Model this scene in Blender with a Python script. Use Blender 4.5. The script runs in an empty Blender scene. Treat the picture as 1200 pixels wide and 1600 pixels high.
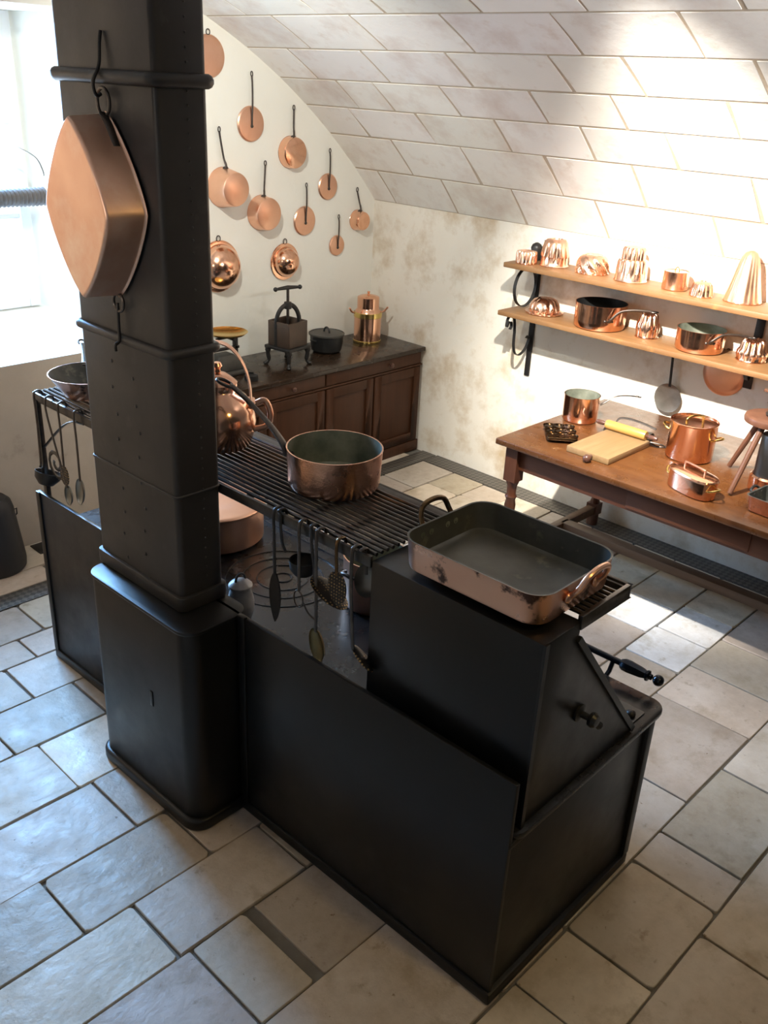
import bpy, bmesh, math, random
from mathutils import Vector, Matrix
random.seed(7)
PI = math.pi
C = bpy.context.scene.collection

# ------------------------------------------------------------------ helpers
class MB:
    """collects shapes and builds them as ONE mesh object"""
    def __init__(s):
        s.v = []; s.f = []; s.m = []; s.t = []
    def add(s, vs, fs, mi=0, tint=None):
        o = len(s.v)
        s.v += [tuple(p) for p in vs]
        for f in fs:
            s.f.append([i + o for i in f]); s.m.append(mi); s.t.append(tint or (1, 1, 1))
        return s
    def box(s, a, b, mi=0, M=None, tint=None):
        x0, y0, z0 = a; x1, y1, z1 = b
        vs = [Vector(p) for p in ((x0,y0,z0),(x1,y0,z0),(x1,y1,z0),(x0,y1,z0),(x0,y0,z1),(x1,y0,z1),(x1,y1,z1),(x0,y1,z1))]
        if M: vs = [M @ p for p in vs]
        return s.add(vs, [(0,3,2,1),(4,5,6,7),(0,1,5,4),(1,2,6,5),(2,3,7,6),(3,0,4,7)], mi, tint)
    def prism(s, pts, a, b, axis='z', mi=0, M=None):
        """outline pts (2D) extruded from a to b along axis; the two coords are the remaining axes in xyz order"""
        def P(p, h):
            if axis == 'z': q = (p[0], p[1], h)
            elif axis == 'y': q = (p[0], h, p[1])
            else: q = (h, p[0], p[1])
            return M @ Vector(q) if M else Vector(q)
        n = len(pts)
        vs = [P(p, a) for p in pts] + [P(p, b) for p in pts]
        fs = [tuple(range(n))[::-1], tuple(range(n, 2*n))]
        fs += [(i, (i+1) % n, n + (i+1) % n, n + i) for i in range(n)]
        return s.add(vs, fs, mi)
    def lathe(s, prof, n=40, fl=None, M=None, mis=None, sx=1, sy=1, mi=0):
        """prof [(r,z)..] turned round z; fl(theta, k, r, z) -> (r, z) shapes flutes; mis: material per profile segment"""
        vs = []
        for k, (r, z) in enumerate(prof):
            for i in range(n):
                th = 2*PI*i/n; rr, zz = (r, z) if fl is None else fl(th, k, r, z)
                p = Vector((rr*math.cos(th)*sx, rr*math.sin(th)*sy, zz))
                vs.append(M @ p if M else p)
        for k in range(len(prof)-1):
            fs = [(k*n+i, k*n+(i+1) % n, (k+1)*n+(i+1) % n, (k+1)*n+i) for i in range(n)]
            s.add(vs[:0], [], 0)
            o = len(s.v) if k == 0 else o
            if k == 0: s.v += [tuple(p) for p in vs]
            for f in fs:
                s.f.append([i+o for i in f]); s.m.append(mis[k] if mis else mi); s.t.append((1,1,1))
        return s
    def tube(s, path, r=.01, n=10, closed=False, flat=(1, 1), up=None, mi=0, M=None):
        P = [Vector(p) for p in path]
        if M: P = [M @ p for p in P]
        R = r if isinstance(r, (list, tuple)) else [r]*len(P)
        m = len(P); T = []
        for i in range(m):
            a = P[(i-1) % m] if (closed or i > 0) else P[i]
            b = P[(i+1) % m] if (closed or i < m-1) else P[i]
            T.append((b-a).normalized())
        u = Vector(up) if up else (Vector((0,0,1)) if abs(T[0].z) < .9 else Vector((1,0,0)))
        vs = []
        for i in range(m):
            u = (u - T[i]*u.dot(T[i]))
            u = u.normalized() if u.length > 1e-6 else T[i].orthogonal().normalized()
            w = T[i].cross(u)
            for j in range(n):
                th = 2*PI*(j+.5)/n
                vs.append(P[i] + (u*math.cos(th)*flat[0] + w*math.sin(th)*flat[1])*R[i])
        fs = []
        for i in range(m if closed else m-1):
            for j in range(n):
                a = i*n+j; b = i*n+(j+1) % n; c = ((i+1) % m)*n+(j+1) % n; d = ((i+1) % m)*n+j
                fs.append((a, b, c, d))
        if not closed:
            fs.append(tuple(range(n))[::-1]); fs.append(tuple(range((m-1)*n, m*n)))
        return s.add(vs, fs, mi)
    def loft(s, rings, mi=0, mis=None, cap0=True, cap1=True):
        n = len(rings[0]); vs = [p for r in rings for p in r]
        o = len(s.v); s.v += [tuple(p) for p in vs]
        for k in range(len(rings)-1):
            for i in range(n):
                s.f.append([o+k*n+i, o+k*n+(i+1) % n, o+(k+1)*n+(i+1) % n, o+(k+1)*n+i]); s.m.append(mis[k] if mis else mi); s.t.append((1,1,1))
        if cap0: s.f.append([o+i for i in range(n)][::-1]); s.m.append(mis[0] if mis else mi); s.t.append((1,1,1))
        if cap1: s.f.append([o+(len(rings)-1)*n+i for i in range(n)]); s.m.append(mis[-1] if mis else mi); s.t.append((1,1,1))
        return s
    def ball(s, c, r, n=16, sc=(1,1,1), mi=0):
        k = max(6, n//2)
        prof = [(max(1e-6, r*math.sin(PI*i/k)), -r*math.cos(PI*i/k)) for i in range(k+1)]
        M = Matrix.Translation(c) @ Matrix.Diagonal((*sc, 1))
        return s.lathe(prof, n, M=M, mi=mi)
    def build(s, name, mats, parent=None, bevel=0, seg=2, loc=None, rot=None, tint=False, smooth=True, angle=35):
        bm = bmesh.new()
        vs = [bm.verts.new(p) for p in s.v]
        lay = bm.loops.layers.float_color.new('tint') if tint else None
        for f, m, t in zip(s.f, s.m, s.t):
            if len(set(f)) < 3: continue
            try: fc = bm.faces.new([vs[i] for i in f])
            except ValueError: continue
            fc.material_index = m; fc.smooth = smooth
            if lay:
                for l in fc.loops: l[lay] = (*t, 1)
        bmesh.ops.remove_doubles(bm, verts=bm.verts, dist=2e-5)
        bmesh.ops.dissolve_degenerate(bm, edges=bm.edges, dist=1e-6)
        bmesh.ops.recalc_face_normals(bm, faces=bm.faces)
        if bevel:
            es = [e for e in bm.edges if len(e.link_faces) == 2 and e.calc_face_angle(0) > math.radians(40)]
            bmesh.ops.bevel(bm, geom=es, offset=bevel, segments=seg, profile=.5, affect='EDGES', clamp_overlap=True)
            for fc in bm.faces: fc.smooth = smooth
        me = bpy.data.meshes.new(name); bm.to_mesh(me); bm.free()
        if smooth:
            me.set_sharp_from_angle(angle=math.radians(angle))
        for m in (mats if isinstance(mats, (list, tuple)) else [mats]): me.materials.append(m)
        o = bpy.data.objects.new(name, me); C.objects.link(o)
        if parent: o.parent = parent
        if loc: o.location = loc
        if rot: o.rotation_euler = rot
        return o

def tag(o, label, cat, group=None):
    o['label'] = label; o['category'] = cat
    if group: o['group'] = group
    return o
def thing(name, label, cat, loc, rz=0, group=None):
    o = bpy.data.objects.new(name, None); C.objects.link(o)
    o.empty_display_size = .05
    o.location = loc; o.rotation_euler = (0, 0, rz) if not isinstance(rz, tuple) else rz
    return tag(o, label, cat, group)
def struct(o):
    o['kind'] = 'structure'; return o
def arc(c, r, a0, a1, n, plane='xz', other=0):
    out = []
    for i in range(n+1):
        a = math.radians(a0 + (a1-a0)*i/n); p, q = c[0]+r*math.cos(a), c[1]+r*math.sin(a)
        out.append((p, other, q) if plane == 'xz' else (p, q, other) if plane == 'xy' else (other, p, q))
    return out
def rrect(x0, y0, x1, y1, r, n=5):
    pts = []
    for cx, cy, a in ((x1-r, y1-r, 0), (x0+r, y1-r, 90), (x0+r, y0+r, 180), (x1-r, y0+r, 270)):
        for i in range(n+1):
            t = math.radians(a + 90*i/n); pts.append((cx+r*math.cos(t), cy+r*math.sin(t)))
    return pts
def smoothpath(pts, n=6):
    """Catmull-Rom through pts"""
    P = [Vector(p) for p in pts]; P = [P[0]*2-P[1]] + P + [P[-1]*2-P[-2]]; out = []
    for i in range(1, len(P)-2):
        for k in range(n):
            t = k/n; a, b, c, d = P[i-1], P[i], P[i+1], P[i+2]
            out.append(.5*((2*b)+(c-a)*t+(2*a-5*b+4*c-d)*t*t+(3*b-a-3*c+d)*t**3))
    out.append(P[-2]); return out

# ------------------------------------------------------------------ materials
def mat(name, col, rough=.5, metal=0, spec=.5, coat=0, noise=None, bump=None, rnoise=None, tint=False, patches=None, wood=None, sheen=0, coords='Object'):
    """noise=(scale, amount, colour2), bump=(scale, strength, distance), rnoise=(scale, lo, hi), patches=(scale, colour, lo, hi)"""
    m = bpy.data.materials.new(name); m.use_nodes = True
    nt = m.node_tree; N = nt.nodes; L = nt.links; b = N['Principled BSDF']
    b.inputs['Roughness'].default_value = rough; b.inputs['Metallic'].default_value = metal
    b.inputs['Specular IOR Level'].default_value = spec; b.inputs['Coat Weight'].default_value = coat
    b.inputs['Coat Roughness'].default_value = .12
    tc = N.new('ShaderNodeTexCoord'); src = tc.outputs[coords]
    def nz(scale, det=6, rg=.6, vec=None):
        n = N.new('ShaderNodeTexNoise'); n.inputs['Scale'].default_value = scale; n.inputs['Detail'].default_value = det
        n.inputs['Roughness'].default_value = rg; L.new(vec or src, n.inputs['Vector']); return n.outputs['Fac']
    def ramp(fac, lo, hi):
        r = N.new('ShaderNodeMapRange'); r.inputs[1].default_value = lo; r.inputs[2].default_value = hi
        L.new(fac, r.inputs[0]); return r.outputs[0]
    def mix(fac, a, bb, mode='MIX'):
        x = N.new('ShaderNodeMix'); x.data_type = 'RGBA'; x.blend_type = mode
        if isinstance(fac, (int, float)): x.inputs[0].default_value = fac
        else: L.new(fac, x.inputs[0])
        for sock, val in ((x.inputs[6], a), (x.inputs[7], bb)):
            if isinstance(val, tuple): sock.default_value = (*val, 1)
            else: L.new(val, sock)
        return x.outputs[2]
    c = col
    if wood:
        sc, c2, ax = wood
        mp = N.new('ShaderNodeMapping'); s_ = [sc*14, sc*14, sc*14]; s_[ax] = sc; mp.inputs['Scale'].default_value = s_
        L.new(src, mp.inputs['Vector'])
        f = ramp(nz(1, 8, .65, mp.outputs[0]), .3, .72); c = mix(f, c, c2)
    if noise:
        c = mix(ramp(nz(noise[0]), .5-noise[1], .5+noise[1]), c, noise[2])
    if patches:
        for pt in (patches if isinstance(patches, list) else [patches]):
            c = mix(ramp(nz(pt[0], 8, .65), pt[2], pt[3]), c, pt[1])
    if tint:
        a = N.new('ShaderNodeVertexColor'); a.layer_name = 'tint'; c = mix(1.0, c, a.outputs[0], 'MULTIPLY')
    if isinstance(c, tuple): b.inputs['Base Color'].default_value = (*c, 1)
    else: L.new(c, b.inputs['Base Color'])
    if rnoise:
        r = N.new('ShaderNodeMapRange'); r.inputs[1].default_value = .3; r.inputs[2].default_value = .7
        r.inputs[3].default_value = rnoise[1]; r.inputs[4].default_value = rnoise[2]
        L.new(nz(rnoise[0]), r.inputs[0]); L.new(r.outputs[0], b.inputs['Roughness'])
    if bump:
        bp = N.new('ShaderNodeBump'); bp.inputs['Strength'].default_value = bump[1]; bp.inputs['Distance'].default_value = bump[2]
        L.new(nz(bump[0], 8), bp.inputs['Height']); L.new(bp.outputs[0], b.inputs['Normal'])
    return m

COP = mat('polished_copper', (.90,.53,.36), .16, 1, noise=(9,.25,(.82,.45,.29)), bump=(14,.12,.004), rnoise=(20,.10,.24))
COPM = mat('moulded_copper', (.92,.59,.43), .2, 1, noise=(16,.25,(.85,.5,.35)), rnoise=(22,.14,.28))
COPD = mat('satin_copper', (.90,.56,.40), .34, 1, noise=(7,.3,(.80,.44,.29)), bump=(30,.1,.002), rnoise=(12,.28,.42))
COPH = mat('hammered_copper', (.88,.52,.37), .22, 1, noise=(6,.2,(.62,.30,.18)), bump=(26,.35,.006), rnoise=(9,.14,.36))
COPT = mat('tarnished_copper', (.74,.42,.28), .3, 1, patches=(9,(.10,.055,.04),.55,.62), bump=(30,.2,.004), rnoise=(10,.22,.45))
COPF = mat('brushed_copper', (.93,.63,.48), .45, 1, noise=(6,.3,(.84,.50,.36)), patches=(4,(.97,.75,.62),.5,.7), bump=(9,.12,.01), rnoise=(7,.36,.52))
TIN = mat('tarnished_tin_lining', (.30,.31,.25), .42, .35, noise=(12,.2,(.11,.125,.09)), bump=(40,.15,.002))
TIND = mat('dark_tin_lining', (.125,.125,.115), .36, .4, noise=(7,.2,(.065,.068,.06)), patches=(11,(.24,.22,.17),.60,.75), bump=(40,.15,.002))
IRON = mat('dark_iron', (.030,.028,.027), .42, .35, noise=(30,.25,(.018,.017,.017)), bump=(60,.15,.002))
HANDLE = mat('worn_iron', (.12,.105,.095), .36, .85, noise=(20,.25,(.06,.052,.048)))
STEEL = mat('grey_steel', (.32,.31,.28), .35, .9, noise=(12,.25,(.2,.19,.17)))
BRONZE = mat('dark_bronze', (.20,.125,.06), .25, 1, noise=(18,.25,(.08,.05,.03)))
BRASS = mat('brass', (.83,.62,.22), .2, 1, noise=(10,.2,(.7,.5,.16)))
DULLBRASS = mat('dull_brass', (.36,.30,.15), .38, .9, noise=(14,.25,(.2,.17,.09)))
BLACK = mat('black_stove_iron', (.0070,.0070,.0075), .36, 0, spec=.40, noise=(5,.25,(.0048,.0048,.0052)), bump=(90,.08,.0015), rnoise=(7,.30,.46))
FLUE = mat('sheet_iron_flue', (.034,.0315,.031), .42, 0, spec=.45, noise=(6,.25,(.021,.020,.020)), bump=(22,.12,.004), rnoise=(5,.36,.52), patches=(9,(.056,.052,.048),.6,.78))
PLATE = mat('cooktop_iron', (.013,.0125,.013), .28, 0, spec=.38, noise=(7,.25,(.011,.011,.012)), rnoise=(9,.2,.36))
RACKM = mat('rack_iron', (.11,.10,.09), .28, .75, noise=(30,.25,(.055,.05,.047)))
POLISHED = mat('polished_iron_rail', (.035,.04,.05), .2, .9)
WOODT = mat('table_oak', (.078,.026,.0075), .3, 0, spec=.5, coat=.2, wood=(1.6,(.125,.048,.014),1), patches=(4,(.05,.017,.005),.56,.72), rnoise=(10,.2,.42))
WOODA = mat('table_apron_oak', (.085,.026,.011), .38, 0, wood=(1.8,(.125,.042,.018),1))
WOODL = mat('table_leg_oak', (.075,.024,.011), .36, 0, wood=(1.8,(.11,.038,.018),2))
WOODS = mat('stretcher_oak', (.10,.050,.024), .5, 0, wood=(1.8,(.16,.09,.047),1))
WOODC = mat('cabinet_walnut', (.046,.0165,.0065), .5, 0, spec=.25, wood=(2,(.07,.026,.011),2))
WOODCT = mat('cabinet_top_walnut', (.022,.012,.007), .24, 0, spec=.35, wood=(1.8,(.033,.019,.011),0), rnoise=(8,.18,.34))
WOODSH = mat('shelf_oak', (.155,.075,.028), .5, 0, wood=(2,(.23,.12,.048),1), patches=(7,(.30,.15,.05),.58,.72))
WOODB = mat('board_beech', (.20,.118,.05), .5, 0, wood=(2.4,(.27,.17,.08),0))
WOODP = mat('rolling_pin_box', (.38,.20,.045), .35, 0, wood=(2,(.45,.26,.075),1))
WOODDK = mat('dark_turned_wood', (.07,.03,.022), .28, 0, noise=(20,.2,(.1,.045,.03)))
WOODST = mat('stool_wood', (.085,.034,.019), .4, 0, wood=(2,(.14,.06,.034),2))
STONE = mat('limestone_flag', (.53,.455,.375), .42, 0, spec=.5, noise=(26,.22,(.44,.37,.295)), tint=True, bump=(16,.55,.009), rnoise=(9,.32,.62), patches=[(2.2,(.62,.56,.49),.45,.68),(5.5,(.38,.31,.225),.54,.70),(13,(.36,.29,.21),.62,.70),(34,(.26,.19,.12),.66,.70)])
GROUT = mat('floor_mortar', (.17,.16,.145), .8, 0, noise=(20,.2,(.13,.12,.10)), bump=(60,.4,.004))
PLASTER = mat('white_plaster', (.81,.80,.735), .85, 0, spec=.2, noise=(4,.25,(.78,.765,.695)), bump=(16,.35,.006))
PLASTERR = mat('stained_plaster', (.80,.765,.69), .85, 0, spec=.2, noise=(3,.25,(.77,.72,.63)), bump=(14,.4,.008), patches=[(2.6,(.53,.41,.27),.50,.70),(7,(.66,.58,.46),.56,.74)])
PLASTERW = mat('bare_plaster', (.52,.45,.37), .85, 0, spec=.2, noise=(4,.3,(.42,.36,.30)), bump=(14,.4,.008), patches=(8,(.36,.30,.24),.6,.75))
VSTONE = mat('vault_tuffeau', (.84,.815,.775), .85, 0, spec=.2, tint=True, noise=(3,.25,(.80,.77,.725)), bump=(20,.4,.005), patches=[(2.4,(.66,.565,.50),.50,.72),(9,(.70,.62,.55),.58,.75)])
VMORTAR = mat('vault_mortar', (.46,.37,.275), .9, 0, noise=(9,.3,(.56,.48,.38)), bump=(40,.4,.004))
GRATE = mat('cast_grating', (.17,.155,.135), .5, .4, bump=(50,.3,.003), noise=(30,.2,(.11,.10,.09)))
DARKW = mat('dark_stone_wall', (.14,.115,.085), .9, 0, spec=.1, noise=(3,.3,(.10,.08,.06)))
WHITEP = mat('white_paint', (.8,.8,.8), .5)
REED = mat('grey_ribbed_sleeve', (.16,.145,.14), .8, noise=(30,.2,(.12,.11,.105)))
PEWTER = mat('pewter', (.46,.45,.45), .4, .2, noise=(26,.2,(.28,.28,.285)))
ENAMEL = mat('black_cast_iron', (.014,.014,.014), .4, .2, noise=(30,.2,(.022,.022,.022)))
DUSTY = mat('dusty_lid_iron', (.085,.08,.07), .55, .3, noise=(14,.25,(.05,.048,.044)))
LEATHER = mat('black_bin_paint', (.018,.018,.02), .5, 0)
def perforated(name, col, rough, metal, scale):
    m = mat(name, col, rough, metal); nt = m.node_tree; b = nt.nodes['Principled BSDF']
    tc = nt.nodes.new('ShaderNodeTexCoord'); v = nt.nodes.new('ShaderNodeTexVoronoi'); v.inputs['Scale'].default_value = scale
    v.inputs['Randomness'].default_value = .15
    nt.links.new(tc.outputs['Object'], v.inputs['Vector'])
    r = nt.nodes.new('ShaderNodeMath'); r.operation = 'LESS_THAN'; r.inputs[1].default_value = .30; nt.links.new(v.outputs['Distance'], r.inputs[0])
    x = nt.nodes.new('ShaderNodeMix'); x.data_type = 'RGBA'; x.inputs[6].default_value = (*col, 1); x.inputs[7].default_value = (.36,.24,.10,1)
    nt.links.new(r.outputs[0], x.inputs[0]); nt.links.new(x.outputs[2], b.inputs['Base Color'])
    return m
PERF = perforated('pierced_iron', (.018,.015,.013), .4, .5, 95)
def chequer():
    m = mat('lattice_grating', (.17,.155,.135), .5, .4); nt = m.node_tree; N = nt.nodes; L = nt.links; b = N['Principled BSDF']
    tc = N.new('ShaderNodeTexCoord'); mp = N.new('ShaderNodeMapping'); mp.inputs['Rotation'].default_value = (0,0,PI/4); mp.inputs['Scale'].default_value = (42,42,42)
    L.new(tc.outputs['Object'], mp.inputs[0]); ck = N.new('ShaderNodeTexChecker'); ck.inputs['Scale'].default_value = 1
    ck.inputs[1].default_value = (.16,.145,.125,1); ck.inputs[2].default_value = (.085,.078,.068,1)
    L.new(mp.outputs[0], ck.inputs['Vector']); L.new(ck.outputs[0], b.inputs['Base Color'])
    bp = N.new('ShaderNodeBump'); bp.inputs['Distance'].default_value = .004; bp.inputs['Strength'].default_value = .5
    L.new(ck.outputs[1], bp.inputs['Height']); L.new(bp.outputs[0], b.inputs['Normal']); return m
LATTICE = chequer()

# ------------------------------------------------------------------ setting: floor
YF = -6.6                                  # room end behind the camera
XL = -5.886                                # left wall
def fillcuts(known, x0, x1):
    ks = sorted([k for k in known if x0 < k < x1]); pts = [x0] + ks + [x1]; out = [x0]
    for a, b in zip(pts, pts[1:]):
        n = max(1, round((b-a)/.56)) if b-a > .8 else 1
        for i in range(1, n): out.append(a+(b-a)*i/n + random.uniform(-.06, .06))
        out.append(b)
    return out
SPLIT = -2.724
left_rows = [(-.72,-1.0,[-3.09]),(-1.0,-1.185,[-3.22]),(-1.185,-1.455,[-3.37]),(-1.455,-1.735,[-3.587]),(-1.735,-2.052,[-3.503]),
    (-2.052,-2.358,[-3.457]),(-2.358,-2.637,[-3.81,-3.343]),(-2.637,-2.898,[-3.65]),(-2.898,-3.236,[-3.614,-3.387]),(-3.236,-3.64,[-3.75,-3.05]),(-3.64,-3.945,[-2.997,-3.5])]
right_rows = [(-.72,-1.0,[-.55,-1.02]),(-1.0,-1.262,[-.42,-.9]),(-1.262,-1.505,[-.4,-.98]),(-1.505,-1.80,[-.75]),(-1.80,-2.1,[-1.1,-.55]),(-2.1,-2.38,[-.8]),(-2.38,-2.645,[-1.15,-.62]),
    (-2.645,-2.922,[-.967,-.67]),(-2.922,-3.2,[-1.17,-.88,-.593]),(-3.2,-3.635,[-1.92,-1.38,-1.068,-.75]),(-3.635,-3.945,[-2.318,-2.126,-1.64])]
late_rows = [(-3.945,-4.3,[-2.432,-3.2]),(-4.3,-4.66,[-2.9]),(-4.66,-5.05,[]),(-5.05,-5.4,[]),(-5.4,-5.8,[]),(-5.8,-6.2,[]),(-6.2,YF,[])]
back_rows = [(-.17,-.42,[-2.98,-2.62]),(-.42,-.588,[-3.3,-2.80])]
slabs = []
for rows, xa, xb in ((left_rows, XL, SPLIT), (right_rows, SPLIT, -.152), (late_rows, XL, -.152), (back_rows, XL, -2.0)):
    for y1, y0, ks in rows:
        cs = fillcuts(ks, xa, xb)
        for a, b in zip(cs, cs[1:]): slabs.append((a, y0, b, y1))
daylit_marble = {(-.967,-.67),(-1.17,-.88),(-.88,-.593)}
fm = MB()
fm.add([(XL-.1,YF-.1,-.012),(.1,YF-.1,-.012),(.1,1.3,-.012),(XL-.1,1.3,-.012)], [(0,1,2,3)], 1)
for a, y0, b, y1 in slabs:
    g = [random.uniform(.0025,.007) for _ in range(4)]
    if abs(b+3.387) < .01 and abs(y1+2.898) < .01: g[1] = .03
    if abs(a+3.387) < .01 and abs(y1+2.898) < .01: g[0] = .012
    x0, x1, q0, q1 = a+g[0], b-g[1], y0+g[2], y1-g[3]
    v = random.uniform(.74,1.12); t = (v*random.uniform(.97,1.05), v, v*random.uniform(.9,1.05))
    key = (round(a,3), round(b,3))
    if abs(a+3.503) < .01 and abs(y1+1.735) < .01: t = (1.55,1.5,1.4)  # white reflection on this rough slab, put into its tint
    if key in daylit_marble: t = (1.5,1.68,1.95)  # white marble, with bluish daylight mixed into the tint
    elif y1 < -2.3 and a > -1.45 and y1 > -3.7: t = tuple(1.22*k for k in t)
    ol = rrect(x0, q0, x1, q1, random.choice((.006,.008,.012,.02)), 3)
    ol = [(p[0]+random.uniform(-.0022,.0022), p[1]+random.uniform(-.0022,.0022)) for p in ol]
    z = random.uniform(-.0015,.0015); n = len(ol); cx, cy = (x0+x1)/2, (q0+q1)/2
    inn = [(p[0]+(.002 if p[0] < cx else -.002), p[1]+(.002 if p[1] < cy else -.002)) for p in ol]
    vs = [(p[0],p[1],-.014) for p in ol] + [(p[0],p[1],z-.002) for p in ol] + [(p[0],p[1],z) for p in inn]
    fs = [tuple(range(2*n,3*n))]
    for k in (0,1): fs += [(k*n+i,k*n+(i+1)%n,(k+1)*n+(i+1)%n,(k+1)*n+i) for i in range(n)]
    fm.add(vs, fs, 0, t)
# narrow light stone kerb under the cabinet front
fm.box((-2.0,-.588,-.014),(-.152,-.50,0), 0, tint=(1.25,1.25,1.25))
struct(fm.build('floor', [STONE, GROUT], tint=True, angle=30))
struct(MB().box((XL,-.716,-.012),(-.012,-.592,.002)).build('trim_1', LATTICE, bevel=.002))
struct(MB().box((-.149,YF,-.012),(-.001,-.722,.002)).build('trim_2', LATTICE, bevel=.002))

# ------------------------------------------------------------------ setting: vault and walls
VX, VZ, VR = -2.943, -.903, 3.885
A0 = 40.75
angs = [A0, 45.0, 49.6, 53.4, 57.1, 61.2, 65.7, 70.1, 74.4, 78.7, 83.0, 87.2, 92.8]
angs += [180-a for a in angs[::-1][1:]]
cuts = {0:[-.2,-.74,-1.27,-1.83,-2.5],1:[-.52,-1.06,-1.63,-2.14,-2.75],2:[-.36,-.89,-1.43,-1.95,-2.4,-2.95],3:[-.47,-.75,-1.23,-1.78,-2.22,-2.76],
        4:[-.34,-.9,-1.46,-2.04,-2.4,-2.95],5:[-.54,-1.1,-1.65,-2.22,-2.76],6:[-.35,-.9,-1.35,-1.89,-2.4]}
cm = MB(); na = 90
def vp(a, y, r=VR):
    a = math.radians(a); return (VX+r*math.cos(a), y, VZ+r*math.sin(a))
for i in range(na):
    a, b = A0+(180-2*A0)*i/na, A0+(180-2*A0)*(i+1)/na
    cm.add([vp(a,.2,VR+.006),vp(b,.2,VR+.006),vp(b,YF-.2,VR+.006),vp(a,YF-.2,VR+.006)], [(0,1,2,3)], 1)
for k, (a, b) in enumerate(zip(angs, angs[1:])):
    ys = [0.0] + cuts.get(k, []); off = random.uniform(.2,.5)
    while ys[-1] > YF: ys.append(ys[-1]-(off if len(ys) == 1 else random.uniform(.42,.62)))
    for y1, y0 in zip(ys, ys[1:]):
        da = math.degrees(random.uniform(.0065,.0105)/VR); g = random.uniform(.006,.010)
        v = random.uniform(.95,1.05); t = (v, v*random.uniform(.98,1.01), v*random.uniform(.97,1.02))
        a0, b0, p0, p1 = a+da, b-da, y0+g, y1-g
        if y1 == 0.0: p1 = .06
        sk = random.uniform(-.006,.006)
        q = [(a0,p0+sk),(b0,p0-sk),(b0,p1-sk),(a0,p1+sk)]
        r = VR + .003; ns = 5
        top = [[vp(a0+(b0-a0)*i/ns, y+sk*(1-2*i/ns), rr) for i in range(ns+1)] for y, rr in ((p0,VR+.009),(p0,r),(p1,r),(p1,VR+.009))]
        vs = [p for row in top for p in row]; m = ns+1
        fs = [(q*m+i, q*m+i+1, (q+1)*m+i+1, (q+1)*m+i) for q in range(3) for i in range(ns)]
        vs += [vp(a0,p0+sk,VR+.009), vp(a0,p1+sk,VR+.009), vp(b0,p0-sk,VR+.009), vp(b0,p1-sk,VR+.009)]
        fs += [(m, 2*m, 4*m+1, 4*m), (2*m-1, 3*m-1, 4*m+3, 4*m+2)]
        cm.add(vs, fs, 0, t)
struct(cm.build('ceiling', [VSTONE, VMORTAR], tint=True, angle=30))
ZS = VZ + VR*math.sin(math.radians(A0)) + .004
def zv(x): return VZ + math.sqrt(max(.01, VR*VR-(x-VX)**2)) + .02
struct(MB().box((0,YF-.1,-.012),(.25,.3,ZS)).build('wall_right', PLASTERR))
struct(MB().box((XL-.25,YF-.1,-.012),(XL,.3,ZS)).build('wall_left', PLASTER))
fw_ = MB(); xs = [XL+(0-XL)*i/48 for i in range(49)]
for a, b in zip(xs, xs[1:]):
    fw_.add([(a,YF,-.012),(b,YF,-.012),(b,YF,zv(b)),(a,YF,zv(a))], [(0,1,2,3)])
struct(fw_.build('wall_front', DARKW))
# back wall with the deep window niche; lower apron of the niche stands .17 m forward
NX0, NX1, NZ0, NZ1, NY, STEP, SPL = -3.5, -1.9, 1.0, 2.61, .62, -.17, .28
bw = MB()
xs = sorted(set([round(XL+(0-XL)*i/48, 4) for i in range(49)] + [NX0, NX1]))
for a, b in zip(xs, xs[1:]):
    mid = (a+b)/2; y = 0 if mid > NX1 else STEP
    if NX0 < mid < NX1:
        bw.add([(a,y,-.012),(b,y,-.012),(b,y,NZ0),(a,y,NZ0)], [(0,1,2,3)], 1)
        bw.add([(a,y,NZ1),(b,y,NZ1),(b,y,zv(b)),(a,y,zv(a))], [(0,1,2,3)], 0)
    else:
        bw.add([(a,y,-.012),(b,y,-.012),(b,y,zv(b)),(a,y,zv(a))], [(0,1,2,3)], 0 if mid > NX1 else 1)
# step and niche reveals
bw.add([(NX1,STEP,-.012),(NX1,0,-.012),(NX1,0,NZ0),(NX1,STEP,NZ0)], [(0,1,2,3)], 1)
bw.add([(NX1,STEP,NZ1),(NX1,0,NZ1),(NX1,0,zv(NX1)),(NX1,STEP,zv(NX1))], [(0,1,2,3)], 0)
bw.add([(NX1,0,NZ0),(NX1-SPL,NY,NZ0+.1),(NX1-SPL,NY,NZ1),(NX1,0,NZ1)], [(0,1,2,3)], 0)
bw.add([(NX0,STEP,NZ0),(NX0+SPL,NY,NZ0+.1),(NX0+SPL,NY,NZ1),(NX0,STEP,NZ1)], [(0,1,2,3)], 0)
bw.add([(NX0,STEP,NZ0),(NX1,STEP,NZ0),(NX1,0,NZ0),(NX1-SPL,NY,NZ0+.1),(NX0+SPL,NY,NZ0+.1)], [(0,1,2,3,4)], 0)
bw.add([(NX0,STEP,NZ1),(NX1,STEP,NZ1),(NX1,0,NZ1),(NX1-SPL,NY,NZ1),(NX0+SPL,NY,NZ1)], [(0,1,2,3,4)], 0)
struct(bw.build('wall_back', [PLASTER, PLASTERW], smooth=False))
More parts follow.
